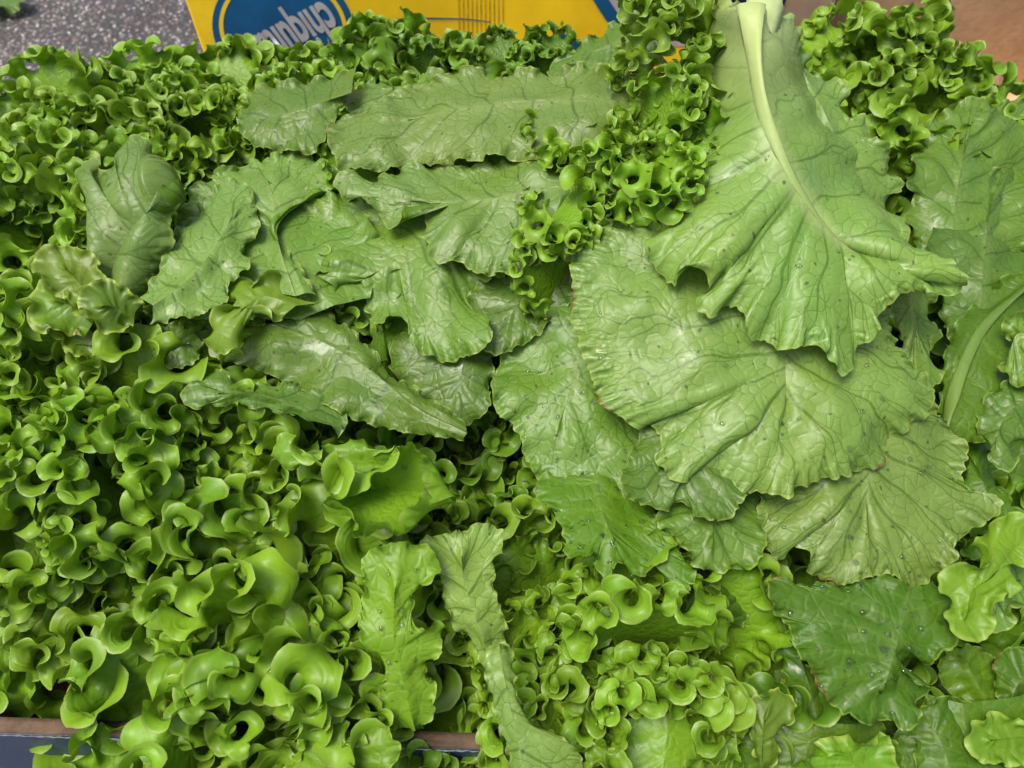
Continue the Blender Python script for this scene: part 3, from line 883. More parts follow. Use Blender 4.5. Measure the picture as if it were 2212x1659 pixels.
# --- the big pale head lying with its cut stem up
H1 = head(1640, 300, .02, 'big pale lettuce head lying face down with its thick white cut stem up')
traced_leaf(H1, Q(2, [(1030, 20), (1040, 230), (1065, 420), (1120, 580), (1195, 740), (1260, 850), (1330, 950), (1430, 1050), (1540, 1130)]),
    Q(2, [(985, 25), (860, 8, .085), (760, 30, .06), (720, 150, .045), (730, 330, .045), (770, 560, .05), (790, 740, .055), (700, 880, .055), (560, 890, .05), (528, 945, .05), (590, 1000, .052), (585, 1090, .054), (650, 1205, .055),
          (720, 1190, .062), (790, 1180, .068), (840, 1240, .062), (770, 1300, .055), (850, 1345, .052), (950, 1330, .056), (1000, 1360, .060), (1010, 1465, .05), (1080, 1462, .05), (1140, 1512, .05),
          (1210, 1520, .052), (1290, 1490, .060), (1350, 1540, .056), (1430, 1612, .045), (1480, 1570, .045), (1490, 1490, .056), (1565, 1462, .054), (1580, 1380, .062), (1630, 1300, .066),
          (1730, 1245, .07), (1850, 1265, .066), (1940, 1260, .062), (1950, 1240, .066), (1895, 1150, .074), (1800, 1120, .07), (1700, 1050, .06), (1640, 960, .05), (1590, 860, .045), (1530, 700, .045), (1450, 560, .05), (1340, 380, .055), (1280, 260, .065), (1230, 150, .08), (1140, 45, .10), (1080, 25)]),
    (0.110, 0.062), 'pale_rib', grow_=0.3, arch=.006, ribr=(.0098, .0007), pale_r=.11, wave_amp=.0030, nvein=17, drops=40, seed=11, teeth=3.5,
    label='outer leaf seen from its pale underside with a thick white midrib')
# the cut stem it hangs from
def stem():
    A = at_z(1650, 12, zpile(12) + .100); B = at_z(1640, 80, zpile(80) + .098)
    ax = (A - B) / np.linalg.norm(A - B)
    u_ = np.cross(ax, [0, 0, 1.0]); u_ /= np.linalg.norm(u_); w_ = np.cross(u_, ax)
    rg = np.random.default_rng(3)
    V, F = [], []
    prof = [(-.9, .001), (-.55, .005), (-.2, .008), (0, .0092), (.5, .0108), (.9, .0125), (1.0, .0120)]
    L = np.linalg.norm(A - B); k = 22
    wob = 1 + .07 * np.sin(3 * np.linspace(0, 6.283, k, endpoint=False) + 1) + .03 * rg.normal(size=k)
    for t, r in prof:
        for a in range(k):
            th = 6.2832 * a / k
            V.append(B + ax * t * L + (u_ * math.cos(th) + w_ * math.sin(th) * .8) * r * wob[a] + ax * (.002 * math.sin(2 * th) if t == 1.0 else 0))
    for i in range(len(prof) - 1):
        for a in range(k): F.append((i * k + a, i * k + (a + 1) % k, (i + 1) * k + (a + 1) % k, (i + 1) * k + a))
    st = mesh('stem', V, F, M['stem'], H1, smooth=True)
    top = V[-k:]
    V2 = [A + ax * .0005] + [p * .97 + A * .03 + ax * .0003 for p in top]
    cf = mesh('cut_face', V2, [(0, 1 + a, 1 + (a + 1) % k) for a in range(k)], M['cut'], None)
    cf.parent = st
stem()
# its right-hand neighbour, jagged edge showing beyond
traced_leaf(H1, [(1660, 40), (1760, 200), (1860, 420), (1930, 560)],
    [(1690, 30), (1722, 85), (1752, 150), (1800, 180), (1840, 250), (1872, 275), (1862, 300), (1930, 340), (1925, 375), (1965, 410), (1925, 430), (1960, 480), (1945, 520), (1985, 560), (2000, 590), (1950, 620), (1880, 560), (1800, 420), (1740, 250)],
    (.08, .045), 'pale', grow_=.5, teeth=5, seed=12, wave_amp=.0025)
traced_leaf(H1, [(1690, 480), (1696, 640), (1697, 780), (1698, 880)],
    [(1640, 430), (1480, 400), (1310, 447), (1250, 520), (1226, 570), (1240, 640), (1230, 690), (1250, 745), (1275, 820), (1292, 872), (1340, 905), (1368, 928), (1405, 915), (1422, 950), (1415, 1000), (1440, 1032), (1475, 1042), (1510, 1012),
     (1545, 1048), (1600, 1072), (1640, 1062), (1680, 1078), (1745, 1045), (1800, 1030), (1850, 1022), (1905, 1008), (1922, 985), (1925, 955), (1955, 930), (1985, 910), (2012, 885), (2018, 840), (1995, 800), (1960, 770), (1930, 700), (1880, 560), (1780, 460)],
    (.055, .036), 'pale', grow_=0.14, arch=.006, nvein=13, wave_amp=.0030, drops=96, seed=13, drop=.010, label='broad pale leaf under the one with the white midrib')
traced_leaf(H1, [(1880, 760), (1885, 900), (1880, 1000), (1870, 1090)],
    [(1830, 760), (1680, 960), (1640, 1060), (1630, 1110), (1645, 1190), (1690, 1212), (1722, 1185), (1752, 1200), (1728, 1228), (1775, 1248), (1820, 1268), (1885, 1245), (1925, 1245), (1960, 1265), (1985, 1278), (2040, 1235), (2062, 1205),
     (2058, 1175), (2095, 1160), (2110, 1140), (2165, 1105), (2135, 1075), (2100, 1060), (2085, 1020), (2105, 965), (2070, 925), (2020, 880), (1960, 760)],
    (.03, .018), 'pale', grow_=0.2, nvein=13, drops=112, seed=14, wave_amp=.0032)
traced_leaf(H1, [(1360, 500), (1310, 640), (1250, 780), (1215, 900)],
    [(1290, 480), (1150, 600), (1070, 620), (1028, 650), (1022, 700), (1045, 722), (1078, 755), (1058, 815), (1065, 880), (1085, 902), (1120, 930), (1128, 985), (1165, 1038), (1210, 1065), (1242, 1045), (1280, 1062), (1330, 1068), (1370, 1085), (1420, 1060), (1440, 1000), (1440, 800), (1430, 560)],
    (0.018, 0.006), 'mid', grow_=0.18, nvein=11, drops=64, seed=15, wave_amp=.0032)
traced_leaf(H1, [(1480, 880), (1480, 960), (1470, 1040)],
    [(1400, 900), (1330, 1040), (1360, 1085), (1400, 1095), (1455, 1108), (1470, 1085), (1490, 1110), (1530, 1132), (1575, 1122), (1602, 1085), (1640, 1040), (1560, 900)],
    (0.022, 0.030), 'mid', grow_=.3, seed=16)
traced_leaf(H1, [(1560, 1020), (1545, 1100), (1540, 1160)],
    [(1500, 1020), (1410, 1110), (1430, 1150), (1466, 1176), (1490, 1200), (1500, 1222), (1545, 1240), (1592, 1235), (1640, 1225), (1660, 1150), (1640, 1040)],
    (0.008, 0.024), 'mid', grow_=.35, seed=17)
traced_leaf(H1, [(1860, 1180), (1855, 1230), (1850, 1262)],
    [(1800, 1180), (1778, 1262), (1800, 1290), (1870, 1302), (1915, 1278), (1922, 1240), (1900, 1180)],
    (-0.012, 0.012), 'mid', grow_=.3, seed=18)
traced_leaf(H1, [(1960, 560), (1970, 650), (1980, 730)],
    [(1900, 560), (1930, 700), (1960, 800), (2020, 850), (2030, 800), (2012, 760), (2036, 720), (2010, 670), (2035, 640), (2000, 570)],
    (.035, .02), 'mid', grow_=.5, seed=19)
traced_leaf(H1, [(1290, 1000), (1300, 1100), (1330, 1170)],
    [(1220, 1000), (1140, 1050), (1200, 1120), (1226, 1172), (1230, 1218), (1262, 1205), (1285, 1205), (1308, 1258), (1322, 1222), (1342, 1218), (1366, 1252), (1400, 1240), (1425, 1225), (1445, 1245), (1470, 1272), (1506, 1268), (1490, 1220), (1450, 1165), (1420, 1110), (1400, 1040)],
    (0.000, 0.020), 'deep', grow_=.35, drops=96, seed=20, teeth=5, label='dark wet leaf under the pale ones')

# --- broad pale head left of it
H2 = head(1120, 400, .0, 'pale broad-leaved lettuce lying between the big stemmed head and the back row')
traced_leaf(H2, [(1540, 190), (1350, 215), (1150, 215), (1000, 235), (880, 260)],
    [(1540, 150), (1440, 175), (1380, 140), (1300, 142), (1200, 152), (1100, 155), (1010, 150), (920, 172), (860, 205), (800, 235), (730, 240), (700, 275), (710, 320), (738, 370), (800, 372), (880, 362), (950, 358), (1010, 350), (1085, 342), (1150, 345), (1240, 345), (1320, 340), (1400, 300), (1460, 280), (1530, 240)],
    (.06, .03), 'pale', grow_=0.2, nvein=14, seed=31, wave_amp=.0035, drop=.004)
traced_leaf(H2, [(1290, 400), (1180, 405), (1050, 430), (930, 440)],
    [(1270, 370), (1220, 350), (1160, 342), (1090, 340), (1000, 358), (950, 355), (860, 365), (790, 385), (735, 388), (720, 410), (775, 415), (785, 440), (812, 455), (840, 490), (872, 482), (886, 445), (905, 468), (905, 510), (925, 525), (942, 572), (985, 562),
     (1030, 590), (1075, 592), (1120, 590), (1165, 582), (1195, 540), (1205, 500), (1190, 470), (1215, 440), (1260, 430)],
    (.045, .028), 'pale', grow_=0.2, nvein=12, seed=32, wave_amp=.0035, drop=.004)
traced_leaf(H2, [(1010, 420), (930, 500), (860, 560), (790, 600)],
    [(960, 400), (840, 430), (720, 420), (640, 440), (600, 480), (625, 500), (628, 545), (642, 580), (690, 600), (725, 612), (760, 602), (772, 645), (802, 690), (842, 702), (862, 680), (882, 722), (892, 752), (932, 770), (962, 782), (1002, 770), (1035, 768), (1062, 752), (1045, 705), (1030, 650), (1055, 610), (1070, 540), (1060, 440)],
    (.018, .010), 'mid', grow_=0.22, nvein=10, seed=33, wave_amp=.0045)
traced_leaf(H2, [(900, 560), (820, 640), (770, 680)],
    [(840, 540), (645, 590), (690, 640), (712, 682), (742, 712), (765, 702), (800, 742), (812, 782), (838, 782), (850, 740), (900, 770), (930, 640)],
    (.0, -.006), 'deep', grow_=.40, seed=34)
traced_leaf(H2, [(1010, 720), (1000, 790), (985, 850)],
    [(940, 720), (840, 730), (835, 790), (875, 840), (905, 870), (945, 895), (985, 930), (1020, 915), (1055, 890), (1060, 830), (1075, 760), (1060, 720)],
    (.004, -.006), 'mid', grow_=.45, seed=35)
traced_leaf(H2, [(1400, 60), (1330, 90), (1260, 120)],
    [(1420, 15), (1330, 40), (1290, 75), (1240, 110), (1165, 155), (1230, 165), (1330, 160), (1440, 140)],
    (.035, .02), 'mid', grow_=0.2, seed=36)
traced_leaf(H2, [(980, 190), (900, 185), (830, 190)],
    [(1000, 160), (940, 146), (870, 156), (800, 176), (740, 190), (735, 240), (800, 260), (900, 230), (990, 220)],
    (.025, .016), 'pale', grow_=0.2, seed=37)
traced_leaf(H2, [(760, 200), (700, 220), (620, 245), (560, 260)],
    [(768, 140), (700, 168), (640, 180), (600, 186), (566, 176), (540, 200), (520, 217), (506, 242), (520, 282), (530, 302), (562, 322), (640, 332), (692, 326), (722, 280), (740, 220), (775, 172)],
    (.03, .018), 'mid', grow_=0.2, seed=38, nvein=9)

traced_leaf(H2, [(1260, 330), (1080, 345), (900, 360), (800, 370)], [(1290, 270), (1100, 255), (900, 262), (730, 270), (700, 330), (730, 420), (760, 470), (1000, 490), (1200, 460), (1290, 410)], (.022, .008), 'mid', grow_=.3, seed=41)
traced_leaf(H2, [(1230, 560), (1150, 620), (1090, 690)], [(1240, 520), (1130, 570), (1040, 600), (1000, 660), (1010, 740), (1060, 770), (1130, 750), (1220, 680), (1260, 600)], (.022, .010), 'mid', grow_=.3, seed=42)
traced_leaf(H2, [(880, 470), (780, 500), (690, 540)], [(900, 420), (760, 400), (640, 420), (575, 420), (600, 480), (590, 560), (640, 620), (740, 600), (860, 560), (920, 500)], (.010, .006), 'pale', grow_=.3, seed=43)
# --- wilted pale leaves centre left
H3 = head(480, 520, .0, 'limp pale lettuce at centre left with a twisted, almost white leaf')
traced_leaf(H3, [(240, 690), (236, 610), (262, 535), (310, 480), (345, 445)],
    [(250, 690), (232, 630), (215, 560), (205, 480), (195, 400), (178, 345), (215, 342), (235, 388), (252, 325), (300, 303), (345, 340), (352, 378), (392, 430), (372, 460), (376, 520), (362, 570), (325, 640), (285, 690)],
    (0.008, 0.040), 'pale', grow_=0.2, arch=.014, seed=51, nvein=9, label='twisted leaf, almost white')
traced_leaf(H3, [(330, 660), (400, 610), (460, 540), (500, 470)],
    [(300, 640), (370, 560), (378, 500), (400, 460), (440, 425), (490, 382), (540, 400), (562, 470), (556, 505), (532, 532), (545, 572), (520, 592), (492, 620), (492, 662), (430, 682), (330, 702)],
    (0.030, 0.024), 'pale', grow_=0.2, seed=52, nvein=8)
traced_leaf(H3, [(640, 640), (600, 520), (590, 430), (580, 390)],
    [(590, 640), (550, 560), (555, 500), (540, 430), (470, 405), (460, 370), (530, 338), (600, 333), (680, 330), (752, 380), (720, 410), (590, 418), (610, 500), (645, 580), (680, 640)],
    (0.018, 0.016), 'pale', grow_=0.2, seed=53)
traced_leaf(H3, [(1010, 935), (900, 880), (800, 800), (700, 740), (590, 700)],
    [(1000, 920), (890, 830), (830, 780), (760, 720), (690, 655), (620, 640), (560, 645), (510, 680), (478, 720), (450, 762), (470, 775), (560, 800), (640, 840), (740, 900), (820, 925), (900, 940), (1000, 950)],
    (0.008, 0.004), 'mid', grow_=0.15, seed=54, nvein=9, wave_amp=.004)
traced_leaf(H3, [(640, 660), (570, 640), (520, 670)],
    [(690, 655), (650, 620), (590, 600), (530, 612), (490, 600), (500, 640), (480, 680), (455, 740), (450, 772), (490, 760), (520, 700), (600, 690)],
    (0.020, 0.024), 'bright', grow_=.6, seed=55)
traced_leaf(H3, [(720, 920), (640, 880), (550, 850), (470, 850)],
    [(735, 945), (752, 910), (745, 880), (692, 842), (640, 828), (580, 820), (520, 832), (450, 800), (438, 830), (385, 862), (440, 878), (560, 885), (660, 905)],
    (0.008, 0.008), 'mid', grow_=0.25, seed=56)
traced_leaf(H3, [(420, 720), (380, 740), (340, 750)],
    [(440, 690), (360, 698), (305, 720), (325, 770), (370, 802), (420, 792), (442, 740)],
    (0.008, 0.008), 'mid', grow_=0.25, seed=57)
traced_leaf(H3, [(690, 600), (640, 640)], [(660, 560), (580, 590), (600, 640), (660, 660), (720, 680), (760, 640), (720, 590)], (0.004, -0.002), 'deep', grow_=.3, seed=58)

traced_leaf(H3, [(720, 660), (620, 560), (540, 470), (500, 420)], [(800, 640), (830, 540), (780, 430), (700, 350), (560, 345), (470, 380), (390, 430), (340, 560), (330, 690), (500, 690), (650, 690)], (0.010, 0.012), 'mid', grow_=.4, seed=59)
# --- yellow-green young leaves at the left
H4 = head(180, 650, -.01, 'small yellow-green lettuce with rounded curled leaves at the left')
traced_leaf(H4, [(215, 670), (170, 610), (140, 580)], [(215, 650), (212, 600), (190, 552), (130, 538), (82, 572), (100, 612), (150, 630), (190, 680)], (0.028, 0.038), 'bright', grow_=.5, wave_amp=.0015, teeth=1.5, fine=.2, curl=.008, seed=61)
traced_leaf(H4, [(200, 700), (150, 660), (120, 650)], [(205, 690), (198, 640), (170, 608), (120, 600), (85, 640), (78, 692), (110, 720), (160, 705), (190, 720)], (0.018, 0.030), 'bright', grow_=.5, wave_amp=.0015, teeth=1.5, fine=.2, curl=.008, seed=62)
traced_leaf(H4, [(290, 690), (250, 665), (225, 660)], [(292, 665), (270, 640), (230, 618), (190, 638), (200, 700), (240, 718), (265, 695), (290, 710)], (0.024, 0.038), 'bright', grow_=.5, wave_amp=.0015, teeth=1.5, fine=.2, curl=.008, seed=63)
traced_leaf(H4, [(230, 760), (180, 700), (120, 690)], [(240, 730), (180, 680), (100, 660), (75, 690), (130, 720), (160, 760), (220, 790)], (0.008, 0.018), 'bright', grow_=.5, wave_amp=.0015, teeth=1.5, fine=.2, curl=.008, seed=64)

# --- right-hand heads
H5 = head(2120, 420, .0, 'dark broad-leaved lettuce at the right edge with a blistered top leaf')
traced_leaf(H5, [(2080, 620), (2060, 500), (2070, 400), (2090, 300)],
    [(2000, 590), (1975, 520), (1950, 470), (1975, 420), (1950, 380), (1990, 270), (2050, 232), (2090, 215), (2140, 222), (2180, 208), (2260, 215), (2300, 400), (2200, 560)],
    (.0, .02), 'mid', grow_=.35, seed=71, nvein=12, wave_amp=.004)
traced_leaf(H5, [(2110, 800), (2120, 640), (2130, 520), (2140, 440)],
    [(2060, 780), (2005, 580), (1990, 520), (2040, 460), (2045, 410), (2105, 375), (2165, 365), (2212, 330), (2290, 350), (2290, 640), (2180, 780)],
    (.0, .012), 'mid', grow_=.35, seed=72, nvein=12, wave_amp=.004)
H6 = head(2130, 780, -.01, 'lettuce at the right edge showing a stout green leaf rib')
traced_leaf(H6, [(2030, 960), (2050, 880), (2085, 780), (2130, 700), (2190, 640), (2240, 600)],
    [(2020, 930), (2030, 850), (2030, 790), (2060, 700), (2110, 640), (2180, 590), (2280, 560), (2290, 760), (2230, 900), (2140, 960), (2060, 950)],
    (.004, .012), 'deep', grow_=.35, seed=73, nvein=10, ribr=(.0062, .003), ribmat='rib_green', wave_amp=.004)
traced_leaf(H6, [(2220, 860), (2170, 900), (2150, 960)],
    [(2212, 800), (2130, 850), (2105, 910), (2118, 950), (2150, 985), (2165, 1022), (2185, 1005), (2178, 965), (2212, 960), (2250, 900)],
    (.016, .01), 'mid', grow_=.5, seed=74)
traced_leaf(H6, [(2250, 730), (2200, 720), (2180, 760)], [(2250, 660), (2180, 680), (2170, 720), (2195, 780), (2170, 800), (2212, 850), (2270, 800)], (.03, .022), 'mid', grow_=.6, seed=75)
traced_leaf(H6, [(2160, 1130), (2130, 1060), (2110, 1000)], [(2130, 1120), (2060, 1080), (2090, 1000), (2080, 920), (2130, 960), (2150, 1040), (2200, 1080), (2230, 1140)], (-.015, -.015), 'deep', grow_=.4, seed=76)

H7 = head(2000, 1430, -.02, 'lettuce at lower right with a large smooth deep green leaf hanging to a point')
traced_leaf(H7, Q(4, [(1720, 880), (1690, 1010), (1650, 1160), (1610, 1300)]),
    Q(4, [(1600, 850), (1400, 870), (1240, 860), (1085, 845), (1105, 960), (1200, 1050), (1230, 1185), (1290, 1250), (1330, 1345), (1430, 1425), (1530, 1482), (1620, 1455), (1690, 1490), (1745, 1470), (1760, 1400), (1812, 1335), (1822, 1290), (1705, 1255), (1760, 1205), (1830, 1240), (1820, 1160), (1905, 1120), (1880, 1030), (1860, 940), (1800, 870)]),
    (0.012, 0.024), 'deep', grow_=.40, drops=96, seed=81, nvein=10, wave_amp=.004, teeth=3, label='large smooth deep green leaf')
traced_leaf(H7, Q(4, [(2120, 780), (2060, 840), (1980, 900), (1960, 1000)]),
    Q(4, [(2200, 800), (2205, 620), (2150, 575), (2100, 625), (2080, 690), (2040, 770), (1950, 800), (1868, 820), (1862, 900), (1890, 1020), (1950, 1092), (2040, 1068), (2030, 1000), (2050, 900), (2085, 850), (2150, 862)]),
    (0.021, 0.027), 'frill', grow_=.5, wave_amp=.0015, teeth=1.5, fine=.2, curl=.008, seed=82, gpow=2.2)
traced_leaf(H7, Q(4, [(2200, 700), (2100, 900), (2080, 1000)]), Q(4, [(2260, 800), (2120, 870), (2060, 900), (1990, 960), (2050, 1080), (2150, 980), (2260, 940)]), (0.005, 0.005), 'mid', grow_=.7, seed=83)
traced_leaf(H7, Q(4, [(2250, 1250), (2180, 1300), (2150, 1380)]), Q(4, [(2260, 1120), (2080, 1150), (2060, 1250), (2100, 1400), (2130, 1500), (2206, 1480), (2290, 1400)]), (-0.015, -0.015), 'deep', grow_=.5, seed=84)
traced_leaf(H7, Q(4, [(2280, 1520), (2150, 1530), (2060, 1540)]), Q(4, [(2290, 1440), (2180, 1490), (2100, 1450), (2020, 1450), (1975, 1520), (2000, 1590), (2110, 1620), (2200, 1580), (2290, 1590)]), (-0.005, 0.003), 'frill', grow_=.5, wave_amp=.0015, teeth=1.5, fine=.2, curl=.008, seed=85)
H8 = head(1900, 1600, -.04, 'dark lettuce in the bottom right corner with a bright rolled margin')
traced_leaf(H8, Q(4, [(1550, 1720), (1450, 1620), (1400, 1580)]), Q(4, [(1650, 1730), (1610, 1600), (1580, 1490), (1540, 1540), (1420, 1575), (1330, 1620), (1280, 1620), (1250, 1590), (1195, 1600), (1190, 1700), (1300, 1760)]), (0.008, 0.016), 'frill', grow_=.5, wave_amp=.0015, teeth=1.5, fine=.2, curl=.008, seed=91)
traced_leaf(H8, Q(4, [(1900, 1700), (1850, 1550), (1800, 1480)]), Q(4, [(1600, 1760), (1580, 1600), (1650, 1500), (1760, 1400), (1900, 1330), (2000, 1380), (2080, 1500), (2150, 1640), (2150, 1760)]), (0.000, -0.006), 'deep', grow_=.35, seed=92)
traced_leaf(H8, Q(4, [(2050, 1380), (1980, 1250), (1930, 1180)]), Q(4, [(1960, 1400), (1840, 1300), (1830, 1200), (1900, 1130), (2000, 1120), (2080, 1180), (2130, 1300), (2150, 1400)]), (-0.020, -0.020), 'deep', grow_=.4, seed=93)
traced_leaf(H8, Q(4, [(1400, 1700), (1330, 1500), (1280, 1300), (1240, 1180)]), Q(4, [(1200, 1720), (1160, 1600), (1110, 1490), (1210, 1440), (1170, 1300), (1150, 1150), (1150, 1060), (1210, 1120), (1290, 1250), (1400, 1370), (1540, 1480), (1560, 1600), (1500, 1720)]), (-0.004, -0.004), 'deep', grow_=.45, seed=94, nvein=10)
traced_leaf(H8, Q(4, [(1080, 1680), (1080, 1560), (1090, 1450)]), Q(4, [(1055, 1690), (1065, 1570), (1020, 1480), (1028, 1345), (1092, 1358), (1165, 1310), (1222, 1368), (1212, 1440), (1110, 1490), (1150, 1590), (1100, 1690)]), (0.006, 0.014), 'bright', grow_=.5, seed=95, label='yellowing torn leaf')
traced_leaf(H8, Q(4, [(900, 1080), (890, 980), (880, 920)]), Q(4, [(830, 1090), (770, 1085), (715, 1000), (735, 880), (860, 850), (1000, 860), (1035, 960), (1010, 1045), (950, 1080)]), (-0.010, 0.005), 'deep', grow_=.5, seed=96)

traced_leaf(H8, [(1760, 1560), (1740, 1640), (1720, 1720)], [(1900, 1560), (1960, 1640), (1930, 1760), (1760, 1790), (1600, 1760), (1560, 1660), (1600, 1580), (1680, 1540)], (-.002, .0), 'deep', grow_=.5, seed=97)
traced_leaf(H8, [(2080, 1520), (2090, 1620), (2090, 1720)], [(2000, 1500), (1960, 1600), (1980, 1740), (2100, 1800), (2260, 1760), (2300, 1600), (2220, 1500)], (-.006, -.004), 'deep', grow_=.5, seed=98)
traced_leaf(H8, [(1440, 1540), (1440, 1600), (1430, 1680)], [(1560, 1540), (1600, 1620), (1560, 1700), (1440, 1760), (1310, 1720), (1270, 1640), (1300, 1560)], (.002, .006), 'frill', grow_=.55, seed=99)
# --- single big leaves in the middle of the front
H9 = head(800, 1080, -.01, 'lettuce in the middle of the front with one large cupped leaf turned to the sky')
traced_leaf(H9, [(985, 1085), (920, 1065), (850, 1055), (790, 1060)],
    [(985, 1060), (968, 1020), (952, 975), (920, 948), (870, 938), (830, 955), (812, 985), (760, 1005), (715, 985), (700, 1010), (705, 1045), (684, 1073), (688, 1122), (735, 1138), (745, 1175), (787, 1202), (812, 1185), (830, 1182), (867, 1193), (900, 1172), (920, 1142), (955, 1110), (975, 1085)],
    (.012, .014), 'frill', grow_=.30, seed=101, nvein=8, drop=-.020, drops=64, fine=.25, teeth=2, wave_amp=.0015, curl=.018, label='large cupped leaf turned to the sky')
traced_leaf(H9, [(840, 1000), (740, 990), (660, 980)], [(850, 960), (760, 950), (690, 955), (636, 980), (595, 940), (585, 970), (620, 1010), (690, 1030), (760, 1030), (850, 1030)], (.012, .016), 'frill', grow_=.7, seed=106, drop=-.004, label='frilled leaf behind the cupped one')
traced_leaf(H9, Q(3, [(1790, 1500), (1740, 1300), (1700, 1100), (1700, 900)]),
    Q(3, [(1710, 1490), (1640, 1440), (1630, 1350), (1652, 1230), (1600, 1130), (1545, 1060), (1540, 950), (1570, 870), (1560, 740), (1700, 690), (1850, 695), (1890, 800), (1825, 850), (1790, 930), (1790, 1030), (1850, 1080), (1893, 1018), (1907, 1090), (1890, 1180), (1840, 1240), (1890, 1300), (1870, 1390), (1885, 1440), (1800, 1500)]),
    (0.000, 0.026), 'frill', grow_=.45, drops=64, seed=102, nvein=9, label='long limp leaf hanging over the crate rim')
traced_leaf(H9, Q(3, [(2130, 1230), (2060, 1050), (2000, 850), (1990, 760)]),
    Q(3, [(2080, 1220), (1980, 1080), (1920, 980), (1870, 850), (1830, 770), (1820, 650), (1870, 660), (1960, 640), (2030, 618), (2100, 600), (2172, 650), (2150, 760), (2130, 880), (2160, 980), (2200, 1060), (2170, 1200)]),
    (-0.006, 0.016), 'pale', grow_=.35, seed=103, nvein=8)
traced_leaf(H9, [(1140, 1700), (1110, 1560), (1085, 1440), (1080, 1390)],
    [(1095, 1700), (1085, 1590), (1060, 1500), (1055, 1430), (1075, 1390), (1100, 1400), (1112, 1450), (1112, 1520), (1150, 1580), (1215, 1600), (1262, 1622), (1260, 1720)],
    (0.024, 0.026), 'pale', grow_=.35, seed=104, label='pale yellow-green leaf stalk hanging over the rim')
traced_leaf(H9, Q(3, [(1330, 1720), (1450, 1600), (1500, 1530)]), Q(3, [(1180, 1700), (1260, 1600), (1300, 1500), (1430, 1425), (1505, 1480), (1500, 1552), (1560, 1560), (1592, 1490), (1640, 1462), (1705, 1520), (1738, 1580), (1700, 1640), (1690, 1720)]), (0.002, 0.020), 'frill', grow_=.5, seed=105)

# --- leaf let fall on the asphalt, and a dry one behind
FL = thing('fallen_leaf', tuple(at_z(10, -10, 0.02)), 'small pale green leaf lying on the asphalt in the top left corner', 'leaf')
zz = lambda p: .02 - zpile(p[1])
o = traced_leaf(FL, [(-70, -10, zz((0, -10))), (-20, 0, zz((0, 0)))], [(p[0], p[1], .025 - zpile(p[1])) for p in [(-70, -40), (20, -30), (66, -5), (40, 10), (5, 22), (-60, 20)]], (0, 0), 'mid', grow_=.5, seed=111)
DL = thing('dry_leaf', tuple(at_z(2100, 140, .37)), 'pale brown papery dry leaf behind the frilled lettuce at upper right', 'leaf')
traced_leaf(DL, [(2040, 190, -.03), (2080, 150, -.03), (2110, 140, -.03)], [(p[0], p[1], -.03) for p in [(2030, 150), (2045, 100), (2075, 85), (2088, 110), (2120, 118), (2135, 150), (2165, 155), (2150, 185), (2120, 200), (2060, 210)]], (0, 0), 'dry', grow_=.5, seed=112)

# ------------------------------------------------------------------ frilled heads: rosettes of curled leaves
CFG = {'big': dict(g=1.7, gpow=3.5, waves=12, nu=150, nv=18, fine=.8, fpow=8, fwaves=40),
       'med': dict(g=1.6, gpow=3.0, waves=16, nu=190, nv=20, fine=1.0, fpow=7, fwaves=60),
       'tight': dict(g=1.6, gpow=3.0, waves=22, nu=240, nv=22, fine=.9, fpow=7, fwaves=80),
       'fine': dict(g=1.7, gpow=3.2, waves=14, nu=180, nv=18, fine=1.4, fpow=10, fwaves=80, span2=2)}
def recolour(me, mat):
    c = me.copy(); c.materials.clear(); c.materials.append(M[mat]); return c
SETS = {}
for q, (st, cf) in enumerate(CFG.items()):
    a = ([frill_proto(310 + q * 20 + i, length=.128, half=.046, bendout=.3 + .12 * i, cup=.5, **cf) for i in range(2)],
         [frill_proto(315 + q * 20 + i, length=.135, half=.056, bendout=.7 + .22 * i, cup=.4, **cf) for i in range(4)])
    SETS['frill', st] = a
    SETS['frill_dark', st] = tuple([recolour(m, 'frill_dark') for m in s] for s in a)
FRILL_GROUP = 'frilled lettuce heads in the crate'
def frill_head(px, py, off, label, n=22, scale=1.0, axis=(0, -.45, 1), mat='frill', style='med', seed=0, spread=46, depth=.115):
    rng = np.random.default_rng(500 + seed)
    P = at_z(px, py, zpile(py) + off)
    ax = Vector(axis).normalized()
    base = Vector(P) - ax * depth * scale
    h = thing('lettuce_head', tuple(base), label, 'lettuce', FRILL_GROUP)
    frame = ax.to_track_quat('Z', 'Y').to_matrix().to_4x4()
    ins, mids = SETS[mat, style]
    n = int(n * .95)
    for k in range(n):
        t = (k + .5) / n
        phi = R(6 + spread * t ** 1.15 + rng.uniform(-7, 7))
        az = k * 2.39996 + rng.uniform(-.35, .35)
        pool = ins if t < .40 else mids
        me = pool[rng.integers(len(pool))]
        s = scale * (.92 + .14 * t) * rng.uniform(.88, 1.12)
        o = link_mesh('leaf', me, None, h, world=False)
        o.matrix_parent_inverse = Matrix()
        m = frame @ Matrix.Rotation(az, 4, 'Z') @ Matrix.Translation((0, .003 + .020 * t, .020 * (1 - t))) @ Matrix.Rotation(-phi * .8, 4, 'X') @ Matrix.Rotation(rng.uniform(-.25, .25), 4, 'Z')
        m = m @ Matrix.Diagonal((s * rng.choice([-1, 1]), s, s, 1))
        o.matrix_basis = m
    return h

